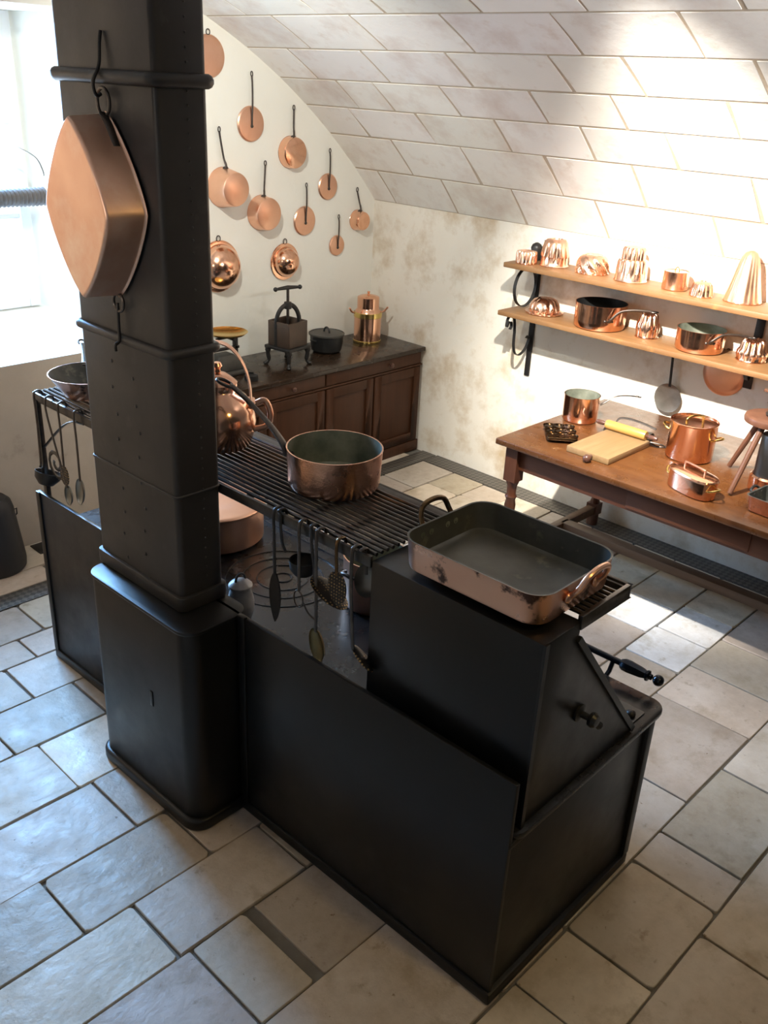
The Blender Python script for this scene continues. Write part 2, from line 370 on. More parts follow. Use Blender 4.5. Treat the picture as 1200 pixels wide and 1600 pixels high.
# window at the outer end of the niche
wn = bpy.data.objects.new('window_1', None); C.objects.link(wn); wn.location = (-2.7, NY-.05, NZ0+.1); struct(wn)
wf = MB(); W2, WH = .52, NZ1-NZ0-.1
for a, b in (((-W2,-.03,0),(-W2+.06,.03,WH)),((W2-.06,-.03,0),(W2,.03,WH)),((-W2+.06,-.025,0),(W2-.06,.025,.06)),((-W2+.06,-.025,WH-.06),(W2-.06,.025,WH)),((-.035,-.03,.06),(.035,.03,WH-.06))): wf.box(a, b)
for z in (.5,.98): wf.box((-W2+.06,-.015,z-.015),(W2-.06,.015,z+.015))
wf.build('window_frame', WHITEP, wn, bevel=.004)
gm = bpy.data.materials.new('window_glass'); gm.use_nodes = True; gn = gm.node_tree.nodes; gl = gm.node_tree.links
tr = gn.new('ShaderNodeBsdfTransparent'); gs = gn.new('ShaderNodeBsdfGlossy'); gs.inputs['Roughness'].default_value = .02
mx = gn.new('ShaderNodeMixShader'); mx.inputs[0].default_value = .06
gl.new(tr.outputs[0], mx.inputs[1]); gl.new(gs.outputs[0], mx.inputs[2]); gl.new(mx.outputs[0], gn['Material Output'].inputs[0])
MB().box((-W2+.06,-.003,.06),(W2-.06,.003,WH-.06)).build('window_pane', gm, wn)

# ------------------------------------------------------------------ kitchen range (local frame: x across, -y along towards the camera)
TH = .016; OX, OY = -3.145, -1.2526
def LW(x, y, z):
    c, s = math.cos(TH), math.sin(TH); return (OX+x*c-y*s, OY+x*s+y*c, z)
rg = thing('kitchen_range', 'large black iron kitchen range with tall square flue in the middle of the floor', 'stove', (OX, OY, 0), TH)
RL = -2.378
case = MB()
case.box((.012,RL+.008,.03),(.752,.0,.6)); case.build('case', BLACK, rg, bevel=.004)
sk = MB(); sk.box((-.012,RL-.008,0),(.764,.022,.045)); sk.build('plinth', BLACK, rg, bevel=.008)
ct = MB(); ct.prism(rrect(.004,RL-.012,.835,.06,.055,6), .6, .622); ct.build('cooktop', PLATE, rg, bevel=.006)
pn = MB(); pn.box((-.004,RL,.04),(.012,.022,.8)); pn.build('side_panel', BLACK, rg, bevel=.003)
for a_, b_ in (((.735,RL-.006,.04),(.770,RL+.03,.6)),((-.010,-.006,.04),(.0,.024,.8)),((-.012,-1.315,.04),(.004,-1.28,.805)),((.0,RL-.004,.585),(.80,RL+.02,.602))):
    MB().box(a_, b_).build('corner_strip', BLACK, rg, bevel=.003)
# base block that carries the flue
bl = MB(); bl.prism(rrect(-.203,-1.275,.05,-.69,.06,8), .03, .795); bl.build('flue_base', BLACK, rg, bevel=.006)
bp_ = MB(); bp_.prism(rrect(-.218,-1.290,.05,-.675,.07,8), 0, .05); bp_.build('base_plinth', BLACK, rg, bevel=.012, seg=3)
bt = MB(); bt.prism(rrect(-.208,-1.280,.05,-.685,.063,8), .786, .8); bt.build('base_ledge', BLACK, rg, bevel=.005)
MB().box((-.206,-1.06,.42),(-.2035,-1.045,.48)).build('keyhole_cover', ENAMEL, rg, bevel=.001)
FX0, FX1, FY0, FY1 = -.125, .04, -1.148, -.668
fl = MB(); fl.prism(rrect(FX0,FY0,FX1,FY1,.018,4), .8, 2.99); fl.build('flue', FLUE, rg)
def band(z, r, e=0):
    b = MB(); pts = rrect(FX0-e,FY0-e,FX1+e,FY1+e,.02,4)
    b.tube([(p[0],p[1],z) for p in pts], r, 12, closed=True); b.build('flue_band', FLUE, rg)
band(2.352,.019,.004); band(1.645,.014,.004); band(1.2,.005)
co = MB(); co.prism(rrect(FX0-.012,FY0-.012,FX1+.012,FY1+.012,.025,4), .8, .852); co.build('flue_collar', FLUE, rg, bevel=.006)
rv0 = MB().ball((0,0,0), .0034, 8).build('rivet', FLUE, rg, loc=(-.028,FY0-.0005,.9))
def again(src, loc):
    c = src.copy(); C.objects.link(c); c.parent = src.parent; c.location = loc; return c
for i in range(1, 60): again(rv0, (-.028, FY0-.0005, .9+i*.034))
rv1 = MB().ball((0,0,0), .006, 8, (.5,1,1)).build('rivet', FLUE, rg, loc=(FX0-.0005,-.84,1.56))
for i in range(9):
    for j, y in enumerate((-.84,-.96)):
        if i or j: again(rv1, (FX0-.0005, y+.01*math.sin(i*2+j), 1.56-i*.085-j*.03))
# cooktop rings
for cx, cy, R in ((.47,-.95,.22),(.47,-.42,.17)):
    b = MB()
    for r in (R, R*.72, R*.45, R*.16):
        b.lathe([(r-.003,.6215),(r-.002,.6245),(r+.002,.6245),(r+.003,.6215)], 48, M=Matrix.Translation((cx,cy,0)))
    b.build('burner_ring', ENAMEL, rg)
for x in (.15, .74): MB().box((x,-1.78,.6215),(x+.006,-.1,.624)).build('cooktop_seam', ENAMEL, rg)
# plate warmer hood at the near end
hb = MB(); hb.prism([(.05,.622),(.05,1.188),(.215,1.188),(.207,1.135),(.635,.622)], RL+.008, -1.80, 'y'); hb.build('plate_warmer', BLACK, rg, bevel=.004)
hf = MB()
hf.tube([(.205,RL+.006,1.14),(.632,RL+.006,.63)], .013, 4, up=(0,1,0), flat=(.5,1)); hf.box((.046,RL+.002,.622),(.062,RL+.01,1.19)); hf.build('warmer_edging', BLACK, rg)
sf = MB(); sf.prism([(.60,.622),(.735,.622),(.735,.628),(.60,.628)], RL+.02, -1.85, 'y'); sf.build('foot_flange', BLACK, rg)
for p in ((.690,RL+.045,.633),(.690,RL+.25,.633)): MB().ball(p, .016, 12, (1,1,.8)).build('bolt_head', IRON, rg)
kn = MB()
Mk = Matrix.Translation((.27,RL+.006,.88)) @ Matrix.Rotation(PI/2, 4, 'X')
kn.lathe([(1e-6,0),(.026,0),(.026,.006),(.010,.010),(.009,.03),(.020,.036),(.022,.046),(.016,.056),(1e-6,.058)], 20, M=Mk)
kn.tube([(.27,RL-.03,.88),(.305,RL-.04,.845)], [.009,.012], 8)
kn.build('door_knob', ENAMEL, rg)
# rack over the cooktop
rk = MB()
rk.box((.046,-1.80,1.165),(.056,.055,1.2)); rk.box((.425,RL+.012,1.165),(.435,.055,1.2)); rk.box((.046,.045,1.165),(.435,.055,1.2))
rk.box((.205,RL+.004,1.165),(.447,RL+.018,1.205)); rk.box((.437,RL+.004,1.165),(.447,-1.8,1.205)); rk.box((.395,-1.8,1.193),(.433,.05,1.199))
rk.build('rack_frame', RACKM, rg, bevel=.002)
for i in range(15):
    x = .070+i*.0225
    b = MB(); ye = RL+.015 if x > .21 else -1.80
    b.tube([(x,.05,1.199),(x,ye,1.199)], .0062, 8); b.build('rack_bar', RACKM, rg)
for y in (-.25,-.62,-1.25,-1.47,-1.62,-1.73):
    MB().box((.05,y-.009,1.180),(.43,y+.009,1.192)).build('rack_strap', RACKM, rg, bevel=.002)
for x in (.052,.43):
    b = MB(); b.box((x-.010,.03,.622),(x+.010,.056,1.17)); b.build('rack_post', RACKM, rg, bevel=.003)
sc = MB()
path = smoothpath([(.052,-.312,1.165),(.052,-.22,1.150),(.052,-.13,1.10),(.052,-.03,1.02),(.052,.030,.97)], 8); sc.tube(path, .010, 6, flat=(.35,1), up=(0,0,1))
sp = [(.052, -.058+(.065-.0035*i*.9)*math.cos(.55*i-2.2), .93+(.065-.0035*i*.9)*math.sin(.55*i-2.2)) for i in range(17)]
sc.tube(sp, .009, 6, flat=(.4,1), up=(1,0,0)); sc.build('scroll_bracket', RACKM, rg)
# towel rail
hr = MB(); hr.tube([(.87,.0,.665),(.87,-2.20,.665)], .011, 12); hr.build('hand_rail', POLISHED, rg)
gr = MB(); My = Matrix.Translation((.87,-2.19,.665)) @ Matrix.Rotation(PI/2, 4, 'X')
gr.lathe([(1e-6,0),(.016,0),(.021,.01),(.022,.03),(.018,.075),(.014,.09),(.019,.094),(.019,.101),(.010,.104),(.010,.112)], 8, M=My); gr.build('rail_grip', POLISHED, rg, angle=30)
MB().ball((.87,-2.325,.665), .019, 18).build('rail_ball', POLISHED, rg)
for y in (-2.16,-1.2,-.1):
    MB().tube([(.832,y,.611),(.855,y,.625),(.87,y,.655)], .008, 8).build('rail_bracket', POLISHED, rg)

# ------------------------------------------------------------------ pots helpers
def pot_profile(r0, r1, h, t=.003, rb=.012):
    """open pan: outside up, rim, inside down"""
    p = [(1e-6,0),(r0-rb,0),(r0-rb*.3,rb*.3),(r0,rb)]
    p += [(r0+(r1-r0)*k/4, rb+(h-rb)*k/4) for k in range(1,5)]
    n_out = len(p)-1
    p += [(r1+.0015,h+.001),(r1-t,h+.001)]
    p += [(r1-t+(r0-r1)*k/3, h+(t+rb-h)*k/3) for k in range(1,4)]
    p += [(r0-t-rb,t),(1e-6,t)]
    mis = [0]*(n_out+2) + [1]*(len(p)-1-n_out-2)
    return p, mis
def pan_body(par, r0, r1, h, M=None, mats=None, name='body', rb=.012, n=48, sx=1, sy=1):
    p, mis = pot_profile(r0, r1, h, rb=rb); b = MB(); b.lathe(p, n, M=M, mis=mis, sx=sx, sy=sy)
    return b.build(name, mats or [COP, TIN], par)
def long_handle(par, path, r=.008, loop=True, m=None, flat=(.55,1), up=(0,0,1), name='handle'):
    P = smoothpath(path, 8); n = len(P)
    R = [r*(1.45-.6*min(1, i/(n*.45))) if i < n*.5 else r*(.85+.25*(i/n-.5)) for i in range(n)]
    b = MB(); b.tube(P, R, 10, flat=flat, up=up)
    if loop:
        d = (P[-1]-P[-2]).normalized(); u = Vector(up); u = (u-d*u.dot(d)).normalized(); w = d.cross(u)
        c = P[-1]+d*r*1.6
        b.tube([c+(d*math.cos(a)*1.7+w*math.sin(a))*r*1.25 for a in [2*PI*i/16 for i in range(16)]], r*.42, 6, closed=True)
    return b.build(name, m or HANDLE, par)
def rivets(par, pts, r=.006, m=None):
    for p in pts: MB().ball(p, r, 10).build('rivet', m or COPD, par)

# ------------------------------------------------------------------ things on and around the range
# diamond fish kettle
fp = thing('fish_kettle', 'big diamond-shaped copper fish pan hanging bottom outwards on the black flue', 'pan', LW(FX0-.012,-.93,2.02), TH)
def diamond(a, h, p=1.28, n=64):
    out = []
    for i in range(n):
        t = 2*PI*i/n; c, s = math.cos(t), math.sin(t)
        out.append((a*math.copysign(abs(c)**(2/p), c), h*math.copysign(abs(s)**(2/p), s)))
    # even the spacing
    pts = []; 
    for i in range(n):
        t = 2*PI*i/n; c, s = math.cos(t), math.sin(t); r = (abs(c/a)**p+abs(s/h)**p)**(-1/p); pts.append((r*c, r*s))
    return pts
b = MB(); rings = []
for a, h, x in ((.168,.245,.004),(.171,.249,.0),(.166,.243,-.004),(.165,.242,-.008),(.159,.236,-.105),(.1585,.2355,-.109),(.155,.232,-.1145),(.151,.228,-.116),(.147,.224,-.116)):
    rings.append([Vector((x,u,v)) for u, v in diamond(a,h)])
b.loft(rings, cap0=False, cap1=True)
rings = [[Vector((x,u,v)) for u, v in diamond(a,h)] for a, h, x in ((.168,.245,.004),(.163,.240,0),(.154,.231,-.104),(.14,.215,-.112))]
b.loft(rings, mis=[1,1,1], cap0=False, cap1=True)
b.build('body', [COPF, TIN], fp, angle=40)
b = MB(); b.tube([(-.004,.03*math.cos(t),.27+.035*math.sin(t)) for t in [2*PI*i/20 for i in range(20)]], .005, 8, closed=True)
b.tube(smoothpath([(-.02,-.075,.165),(-.016,-.04,.215),(-.010,-.0,.243)],6), .011, 8, flat=(.45,1)); b.build('ring_handle', HANDLE, fp)
b = MB(); b.tube([(-.004,.026*math.cos(t),-.262+.026*math.sin(t)) for t in [2*PI*i/20 for i in range(20)]], .005, 8, closed=True); b.build('ring_handle', HANDLE, fp)
hk = tag(MB().tube(smoothpath([(0,0,.13),(-.006,.0,.10),(-.012,0,.05),(-.032,0,.012),(-.032,0,-.012),(-.024,0,-.025),(-.012,0,-.02)],6), .005, 8).build('wall_hook', IRON), 'thin iron hook over the top flue band, above the diamond pan', 'hook')
hk.location = LW(FX0-.006,-.925,2.33); hk.rotation_euler = (0,0,TH)
hk = tag(MB().tube(smoothpath([(-.012,0,.11),(-.014,0,.05),(-.016,0,0),(-.03,0,-.012),(-.03,0,-.03)],6), .005, 8).build('wall_hook', IRON), 'thin iron rod hooked on the flue band below the diamond pan', 'hook')
hk.location = LW(FX0-.004,-.925,1.645); hk.rotation_euler = (0,0,TH)

# kettle behind the flue
kt = thing('kettle', 'copper kettle with tall arched handle on the rack just behind the flue', 'kettle', LW(.25,-.87,1.206), TH)
b = MB(); b.lathe([(1e-6,0),(.098,0),(.108,.008),(.122,.05),(.128,.09),(.120,.135),(.094,.175),(.066,.192),(.062,.20),(.062,.212)], 44); b.build('body', COP, kt)
b = MB(); b.lathe([(.066,.212),(.066,.222),(.056,.232),(.03,.252),(.012,.258),(.010,.268),(.017,.278),(.012,.290),(1e-6,.294)], 32); b.build('lid', COP, kt)
b = MB(); b.tube([(.112*math.cos(t)*1.0,-.02+.0,.175+.19*math.sin(t)) for t in [PI*(i/20) for i in range(21)]], .021, 8, flat=(1,.2), up=(0,1,0)); 
h_ = b.build('handle', COPD, kt, rot=(0,0,-.75)); 
b = MB(); b.tube(smoothpath([(.118,0,.06),(.165,0,.075),(.178,0,.12),(.160,0,.165),(.13,0,.155)],6), .011, 10, flat=(.8,1), up=(0,1,0)); b.build('side_handle', COPD, kt, rot=(0,0,-.85))
b = MB(); b.box((.085,-.035,.135),(.125,.035,.165)); b.build('bracket', COPD, kt, bevel=.012, rot=(0,0,-.75), loc=(0,0,0))
b = MB(); b.tube(smoothpath([(-.10,0,.06),(-.16,0,.10),(-.19,0,.17),(-.215,0,.20)],6), [.028]*6+[.02]*7+[.015]*6, 12); b.build('spout', COP, kt, rot=(0,0,-.85))

# saucepan on the rack
sp_ = thing('saucepan', 'large hammered copper saucepan with long iron handle standing on the stove rack', 'saucepan', LW(.304,-1.387,1.2055), TH)
pan_body(sp_, .146, .151, .128, mats=[COPH, TIN], rb=.018, n=64)
long_handle(sp_, [(-.085,.125,.085),(-.090,.140,.118),(-.105,.185,.172),(-.122,.26,.228),(-.130,.33,.262),(-.135,.345,.268)], .013, m=HANDLE)
rivets(sp_, [(-.066,.126,.085),(-.1,.102,.085)], .008, IRON)

# sauté pan at the far end of the rack
st = thing('saute_pan', 'flared copper pan on the far end of the rack, half behind the flue', 'pan', LW(.19,-.125,1.2055), TH)
pan_body(st, .098, .15, .088, mats=[COPT, TIND], rb=.012, n=56)
long_handle(st, [(.06,.125,.075),(.10,.2,.10),(.14,.28,.12)], .010)

# roasting tray
ry = thing('roasting_pan', 'rectangular copper roasting pan with loop handles on top of the plate warmer', 'pan', LW(.235,-2.115,1.2065), TH)
b = MB()
def rr3(x0,y0,x1,y1,r,z): return [Vector((p[0],p[1],z)) for p in rrect(x0,y0,x1,y1,r,7)]
HX, HY = .176, .222
out = [rr3(-HX+.012,-HY+.012,HX-.012,HY-.012,.05,0), rr3(-HX+.003,-HY+.003,HX-.003,HY-.003,.056,.004), rr3(-HX,-HY,HX,HY,.06,.012), rr3(-HX-.006,-HY-.006,HX+.006,HY+.006,.063,.088), rr3(-HX-.0075,-HY-.0075,HX+.0075,HY+.0075,.064,.091),
       rr3(-HX-.002,-HY-.002,HX+.002,HY+.002,.06,.090), rr3(-HX+.004,-HY+.004,HX-.004,HY-.004,.056,.012), rr3(-HX+.014,-HY+.014,HX-.014,HY-.014,.05,.005)]
b.loft(out, mis=[0,0,0,0,1,1,1], cap0=True, cap1=True); b.build('body', [COPT, TIND], ry)
for sgn in (-1, 1):
    b = MB(); y = sgn*(HY+.008)
    b.tube(smoothpath([(-.062,y,.055),(-.06,y+sgn*.022,.085),(-.045,y+sgn*.034,.118),(0,y+sgn*.036,.128),(.045,y+sgn*.034,.118),(.06,y+sgn*.022,.085),(.062,y,.055)],6), .0078, 10)
    for x in (-.062,.062): b.ball((x,y,.052), .016, 12, (1,.5,1))
    b.build('handle', COPD if sgn < 0 else BRONZE, ry)
    for x in (-.085,-.05,.02,.055) if sgn > 0 else (-.075,-.05,.05,.075):
        b = MB(); b.lathe([(.006,0),(.011,0),(.011,.002),(.006,.003),(1e-6,.002)], 16, M=Matrix.Translation((x,sgn*(HY+.002),.058)) @ Matrix.Rotation(PI/2*sgn, 4, 'X'))
        b.build('rivet', TIN, ry)

# lidded jar by the flue
jr = thing('lidded_jar', 'small grey lidded jar on the cooktop right beside the flue', 'jar', LW(.135,-1.115,.6235), TH)
b = MB(); b.lathe([(1e-6,.018),(.022,.018),(.030,.024),(.040,.06),(.042,.095),(.036,.125),(.031,.140),(.034,.15),(.030,.152)], 32)
b.build('body', PEWTER, jr)
for k in range(3):
    a = 2*PI*k/3+.3; MB().ball((.026*math.cos(a),.026*math.sin(a),.011), .011, 12).build('foot', PEWTER, jr)
b = MB(); b.lathe([(.037,.15),(.037,.157),(.030,.165),(.012,.176),(1e-6,.178)], 32); l_ = b.build('lid', PEWTER, jr)
b = MB(); b.tube([(.018*math.cos(t),0,.172+.024*math.sin(t)) for t in [PI*i/12 for i in range(13)]], .004, 8); b.build('lid_ring', IRON, l_)

jr.scale = (1.12,1.12,1.06)
# covered casserole behind, under the rack
cs = thing('casserole', 'wide covered copper casserole on the cooktop under the rack next to the flue', 'pot', LW(.50,-.49,.6255), TH)
b = MB(); b.lathe([(1e-6,0),(.19,0),(.2,.01),(.2,.14),(.203,.143),(.203,.148)], 56); b.build('body', COPD, cs)
b = MB(); b.lathe([(.206,.146),(.207,.154),(.203,.158),(.19,.163),(.1,.172),(1e-6,.174)], 56); b.build('lid', COPD, cs)

# copper pot under the near end of the rack
up_ = thing('copper_pot', 'copper pot standing on the cooktop against the plate warmer, under the rack', 'pot', LW(.60,-1.315,.6235), TH)
pan_body(up_, .115, .12, .20, mats=[COPD, TIN])
b = MB(); b.tube(smoothpath([(-.125,-.03,.16),(-.15,-.025,.165),(-.155,0,.17),(-.15,.025,.165),(-.125,.03,.16)],5), .007, 8); b.build('handle', HANDLE, up_)

# utensils hanging from the rack front bar (x = .046): hook over the bar, shaft, working end
def utensil(name, label, cat, y, shaft, end, m, hookm=None, group='utensils hanging from the stove rack', ztop=1.2):
    t = thing(name, label, cat, LW(.03, y, ztop), TH, group)
    x0, y0, z0 = shaft[0]
    b = MB(); b.tube(smoothpath([(.034,y0,-.014),(.034,y0,.004),(.024,y0,.014),(.006,y0,.012),(x0-.001,y0,-.006)]+shaft,5), .0062, 8, flat=(.6,1), up=(1,0,0))
    b.build('handle', hookm or m, t)
    return t
def spoonbowl(par, c, w, h, d, m, tilt=0, name='bowl', rz=0):
    """shallow spoon bowl hanging from c downwards, opening to -x"""
    b = MB(); n = 24
    def ring(s, x): return [Vector((x, w*s*math.sin(2*PI*i/n), -h/2+h/2*s*math.cos(2*PI*i/n))) for i in range(n)]
    rings = [ring(1,0), ring(.98,.003), ring(.85,d*.5), ring(.55,d*.85), ring(.15,d), ring(.15,d+.003), ring(.55,d*.85+.003), ring(.86,d*.5+.003), ring(1.02,.0025)]
    b.loft(rings, cap0=False, cap1=False)
    b.add(ring(.15,d), [tuple(range(n))], 0); b.add(ring(.15,d+.003), [tuple(range(n))], 0)
    return b.build(name, m, par, loc=c, rot=(tilt,rz,0))
u = utensil('spatula', 'long dark leaf-shaped iron spatula hanging from the rack, first to the right of the flue', 'spatula', -1.415, [(.0,0,-.06),(0,-.003,-.21)], None, IRON)
b = MB(); b.prism([(-.028*math.sin(PI*t)**.7*(1-.25*t)*1.05, -.18*t) for t in [i/14 for i in range(15)]]+[(.028*math.sin(PI*t)**.7*(1-.25*t)*1.05, -.18*t) for t in [1-i/14 for i in range(1,14)]], -.002, .002, 'x'); b.build('blade', IRON, u, loc=(0,-.004,-.195))
u = utensil('scoop', 'small dark scoop hanging behind the leaf-shaped spatula', 'scoop', -1.432, [(.012,0,-.05),(.016,-.004,-.10),(.02,-.015,-.125)], None, IRON)
b = MB(); b.lathe([(1e-6,0),(.03,.002),(.042,.02),(.045,.05),(.043,.05),(.040,.02),(.028,.005),(1e-6,.004)], 24); b.build('bowl', IRON, u, loc=(.06,-.05,-.20), rot=(0,0,.4))
u = utensil('wire_whisk', 'thin iron rod ending in a small double loop, hanging from the rack', 'whisk', -1.528, [(0,0,-.1),(0,0,-.215)], None, HANDLE)
b = MB(); b.tube([(0,.002+.020*math.cos(t),-.245+.028*math.sin(t)) for t in [2*PI*i/20 for i in range(20)]], .0028, 6, closed=True); b.tube(smoothpath([(0,-.02,-.25),(.0,-.04,-.275),(.0,-.07,-.285)],5), .0028, 6); b.build('loop', HANDLE, u)
u = utensil('skimmer', 'dark bent skimmer hanging between the thin looped rod and the brass spoon', 'skimmer', -1.572, [(.008,0,-.05),(.01,-.01,-.11),(.012,-.012,-.16)], None, IRON)
b = MB(); b.lathe([(1e-6,.010),(.03,.008),(.05,.0),(.05,-.002),(.03,.006),(1e-6,.008)], 28, sx=1, sy=1.5); b.build('pierced_plate', PERF, u, loc=(.03,-.055,-.19), rot=(.35,.25,0))
u = utensil('spoon', 'long flat-handled spoon with dull brass bowl hanging lowest from the rack', 'spoon', -1.602, [(0,0,-.15),(0,-.002,-.24),(0,-.002,-.325)], None, HANDLE)
spoonbowl(u, (-.004,.004,-.315), .030, .112, .018, DULLBRASS, tilt=-.22)
u = utensil('skimmer', 'round pierced copper-brown skimmer hanging in front of the copper pot', 'skimmer', -1.684, [(0,0,-.06),(0,-.002,-.10)], None, BRONZE)
b = MB(); pts = [(.036*math.sin(2*PI*i/28)*(1+.12*math.cos(2*PI*i/28)), .054*math.cos(2*PI*i/28)) for i in range(28)]
b.prism(pts, -.0015, .0015, 'x'); b.build('pierced_plate', PERF, u, loc=(0,-.006,-.14))
u = utensil('skimmer', 'long-handled dark skimmer hanging nearest the plate warmer, tip above the cooktop edge', 'skimmer', -1.745, [(0,0,-.12),(.002,-.006,-.22),(.004,-.012,-.315)], None, HANDLE)
b = MB(); b.lathe([(1e-6,.008),(.02,.007),(.032,.0),(.032,-.002),(.02,.005),(1e-6,.006)], 28, sx=.7, sy=1.6); b.build('pierced_plate', PERF, u, loc=(.012,-.045,-.332), rot=(.45,.3,0))
u = utensil('ladle', 'tinned ladle with big round bowl hanging at the right end of the rack', 'ladle', -1.772, [(.028,0,-.05),(.030,0,-.07)], None, HANDLE)
spoonbowl(u, (.04,.0,-.045), .042, .095, .04, STEEL, name='bowl', rz=.25)
# left bay of the rack
G2 = 'utensils hanging at the far left bay of the rack'
u = utensil('ladle', 'round dark ladle hanging at the far left corner post of the rack', 'ladle', .018, [(0,0,-.1),(0,.01,-.28),(0,.02,-.31)], None, HANDLE, group=G2)
b = MB(); b.lathe([(1e-6,-.045),(.03,-.04),(.05,-.015),(.055,.012),(.052,.012),(.047,-.013),(.028,-.036),(1e-6,-.041)], 28); b.build('bowl', IRON, u, loc=(.02,.0,-.345), rot=(0,.35,0))
u = utensil('spoon', 'slanting spoon hanging second from the left corner post of the rack', 'spoon', -.05, [(0,-.02,-.06),(0,-.07,-.2),(0,-.12,-.335)], None, HANDLE, group=G2)
spoonbowl(u, (0,-.118,-.325), .026, .085, .014, STEEL, tilt=.0)
u = utensil('skimmer', 'straight dark skimmer hanging left of the flue, third from the corner post', 'skimmer', -.165, [(0,0,-.1),(0,.005,-.25)], None, HANDLE, group=G2)
b = MB(); b.prism([(.032*math.sin(2*PI*i/24), .042*math.cos(2*PI*i/24)) for i in range(24)], -.0015, .0015, 'x'); b.build('pierced_plate', PERF, u, loc=(0,.005,-.285))
u = utensil('spoon', 'long spoon hanging closest to the left edge of the flue', 'spoon', -.28, [(0,0,-.1),(0,.003,-.27)], None, HANDLE, group=G2)
spoonbowl(u, (-.002,.005,-.262), .028, .115, .016, STEEL, tilt=.16)

# ------------------------------------------------------------------ copper on the back wall
GW = 'copper lids and pans hanging on the back wall'
def wall_lid(label, x, z, r, top, sx=.0):
    t = thing('pan_lid', label, 'lid', (x, -.004, z), 0, GW)
    M = Matrix.Rotation(PI/2, 4, 'X')
    b = MB(); b.lathe([(1e-6,.014),(r*.8,.013),(r*.93,.011),(r,.004),(r,.001),(1e-6,.001)], 48, M=M); b.build('disc', COPD, t)
    if top:
        h = top-z
        b = MB(); b.tube(smoothpath([(0,-.016,-.012),(0,-.018,r*.5),(0,-.022,r*1.02),(sx*.5,-.022,h*.75),(sx,-.018,h-.02)],6), .0058, 8, flat=(.55,1), up=(0,1,0))
        b.tube([(sx+.007*math.cos(a),-.018,h-.012+.013*math.sin(a)) for a in [2*PI*i/14 for i in range(14)]], .003, 6, closed=True)
        b.ball((0,-.016,-.012), .010, 10, (1,.5,1)); b.build('handle', HANDLE, t)
    else:
        b = MB(); b.tube([(.012*math.cos(a),-.006,r+.010+.014*math.sin(a)) for a in [2*PI*i/16 for i in range(16)]], .003, 6, closed=True); b.build('hanging_ring', HANDLE, t)
    return t
def wall_pan(label, x, z, r0, r1, d, top, hx, m=None):
    t = thing('wall_saucepan', label, 'saucepan', (x, -.003, z), 0, GW)
    M = Matrix.Rotation(PI/2, 4, 'X')       # +z -> -y
    p, mis = pot_profile(r0, r1, d); p = [(r, d-q) for r, q in p]
    b = MB(); b.lathe(p, 48, M=M, mis=mis); b.build('body', [m or COP, TIN], t)
    h = top-z
    b = MB(); b.tube(smoothpath([(0,-.03,r1-.012),(0,-.034,r1+.012),(hx*.3,-.026,r1+.05),(hx*.8,-.02,h*.8),(hx,-.018,h-.02)],6), [.010]*5+[.0075]*5+[.0062]*15, 8, flat=(.55,1), up=(0,1,0))
    b.tube([(hx+.008*math.cos(a),-.018,h-.012+.014*math.sin(a)) for a in [2*PI*i/14 for i in range(14)]], .0032, 6, closed=True)
    b.ball((0,-.028,r1-.006), .013, 10, (1.6,.8,.9)); b.build('handle', HANDLE, t)
    return t
wall_lid('copper disc lid with a small ring, half behind the flue, highest on the wall', -1.34, 2.448, .108, None)
wall_lid('flat copper lid with a long handle, highest one clear of the flue', -1.056, 2.109, .097, 2.384)
wall_pan('shallow copper pan below and right of the highest long-handled lid', -.752, 1.95, .090, .093, .055, 2.212, .012)
wall_lid('flat copper lid nearest the vault edge, below the shallow pan', -.44, 1.74, .081, 1.968)
wall_pan('deep big copper saucepan beside the flue, bottom disc facing out', -1.262, 1.768, .094, .112, .13, 2.093, -.03, COPD)
wall_pan('middle copper saucepan hanging right of the deep saucepan', -.985, 1.611, .095, .102, .085, 1.906, .023, COPD)
wall_lid('dished copper lid hanging above the domed basins', -.635, 1.541, .090, 1.77)
wall_lid('smallest flat copper lid, hanging low near the room corner', -.35, 1.366, .066, 1.563)
wall_pan('smallest copper saucepan, hanging highest in the room corner', -.165, 1.516, .060, .066, .07, 1.724, -.022)
def wall_bowl(label, x, z, r, rim, d):
    t = thing('copper_bowl', label, 'bowl', (x, -.003, z), 0, GW)
    M = Matrix.Rotation(PI/2, 4, 'X')
    prof = [(rim-.004,.006),(rim,.004),(rim,0),(rim-.003,-.0)] if False else []
    dome = [(max(1e-6, r*math.cos(a)), .012+d*math.sin(a)) for a in [PI/2*i/14 for i in range(15)]]
    b = MB(); b.lathe([(rim-.01,.002),(rim,.001),(rim+.003,.005),(rim,.010),(r+.004,.011)]+dome, 56, M=M); b.build('body', COP, t)
    b = MB(); b.tube([(.014*math.cos(a),-.008,rim+.012+.017*math.sin(a)) for a in [2*PI*i/16 for i in range(16)]], .003, 6, closed=True); b.build('hanging_ring', HANDLE, t)
wall_bowl('large shiny copper bowl hanging dome outwards beside the flue', -1.312, 1.322, .132, .150, .115)
wall_bowl('smaller shiny copper bowl hanging dome outwards above the press', -.80, 1.303, .092, .112, .085)

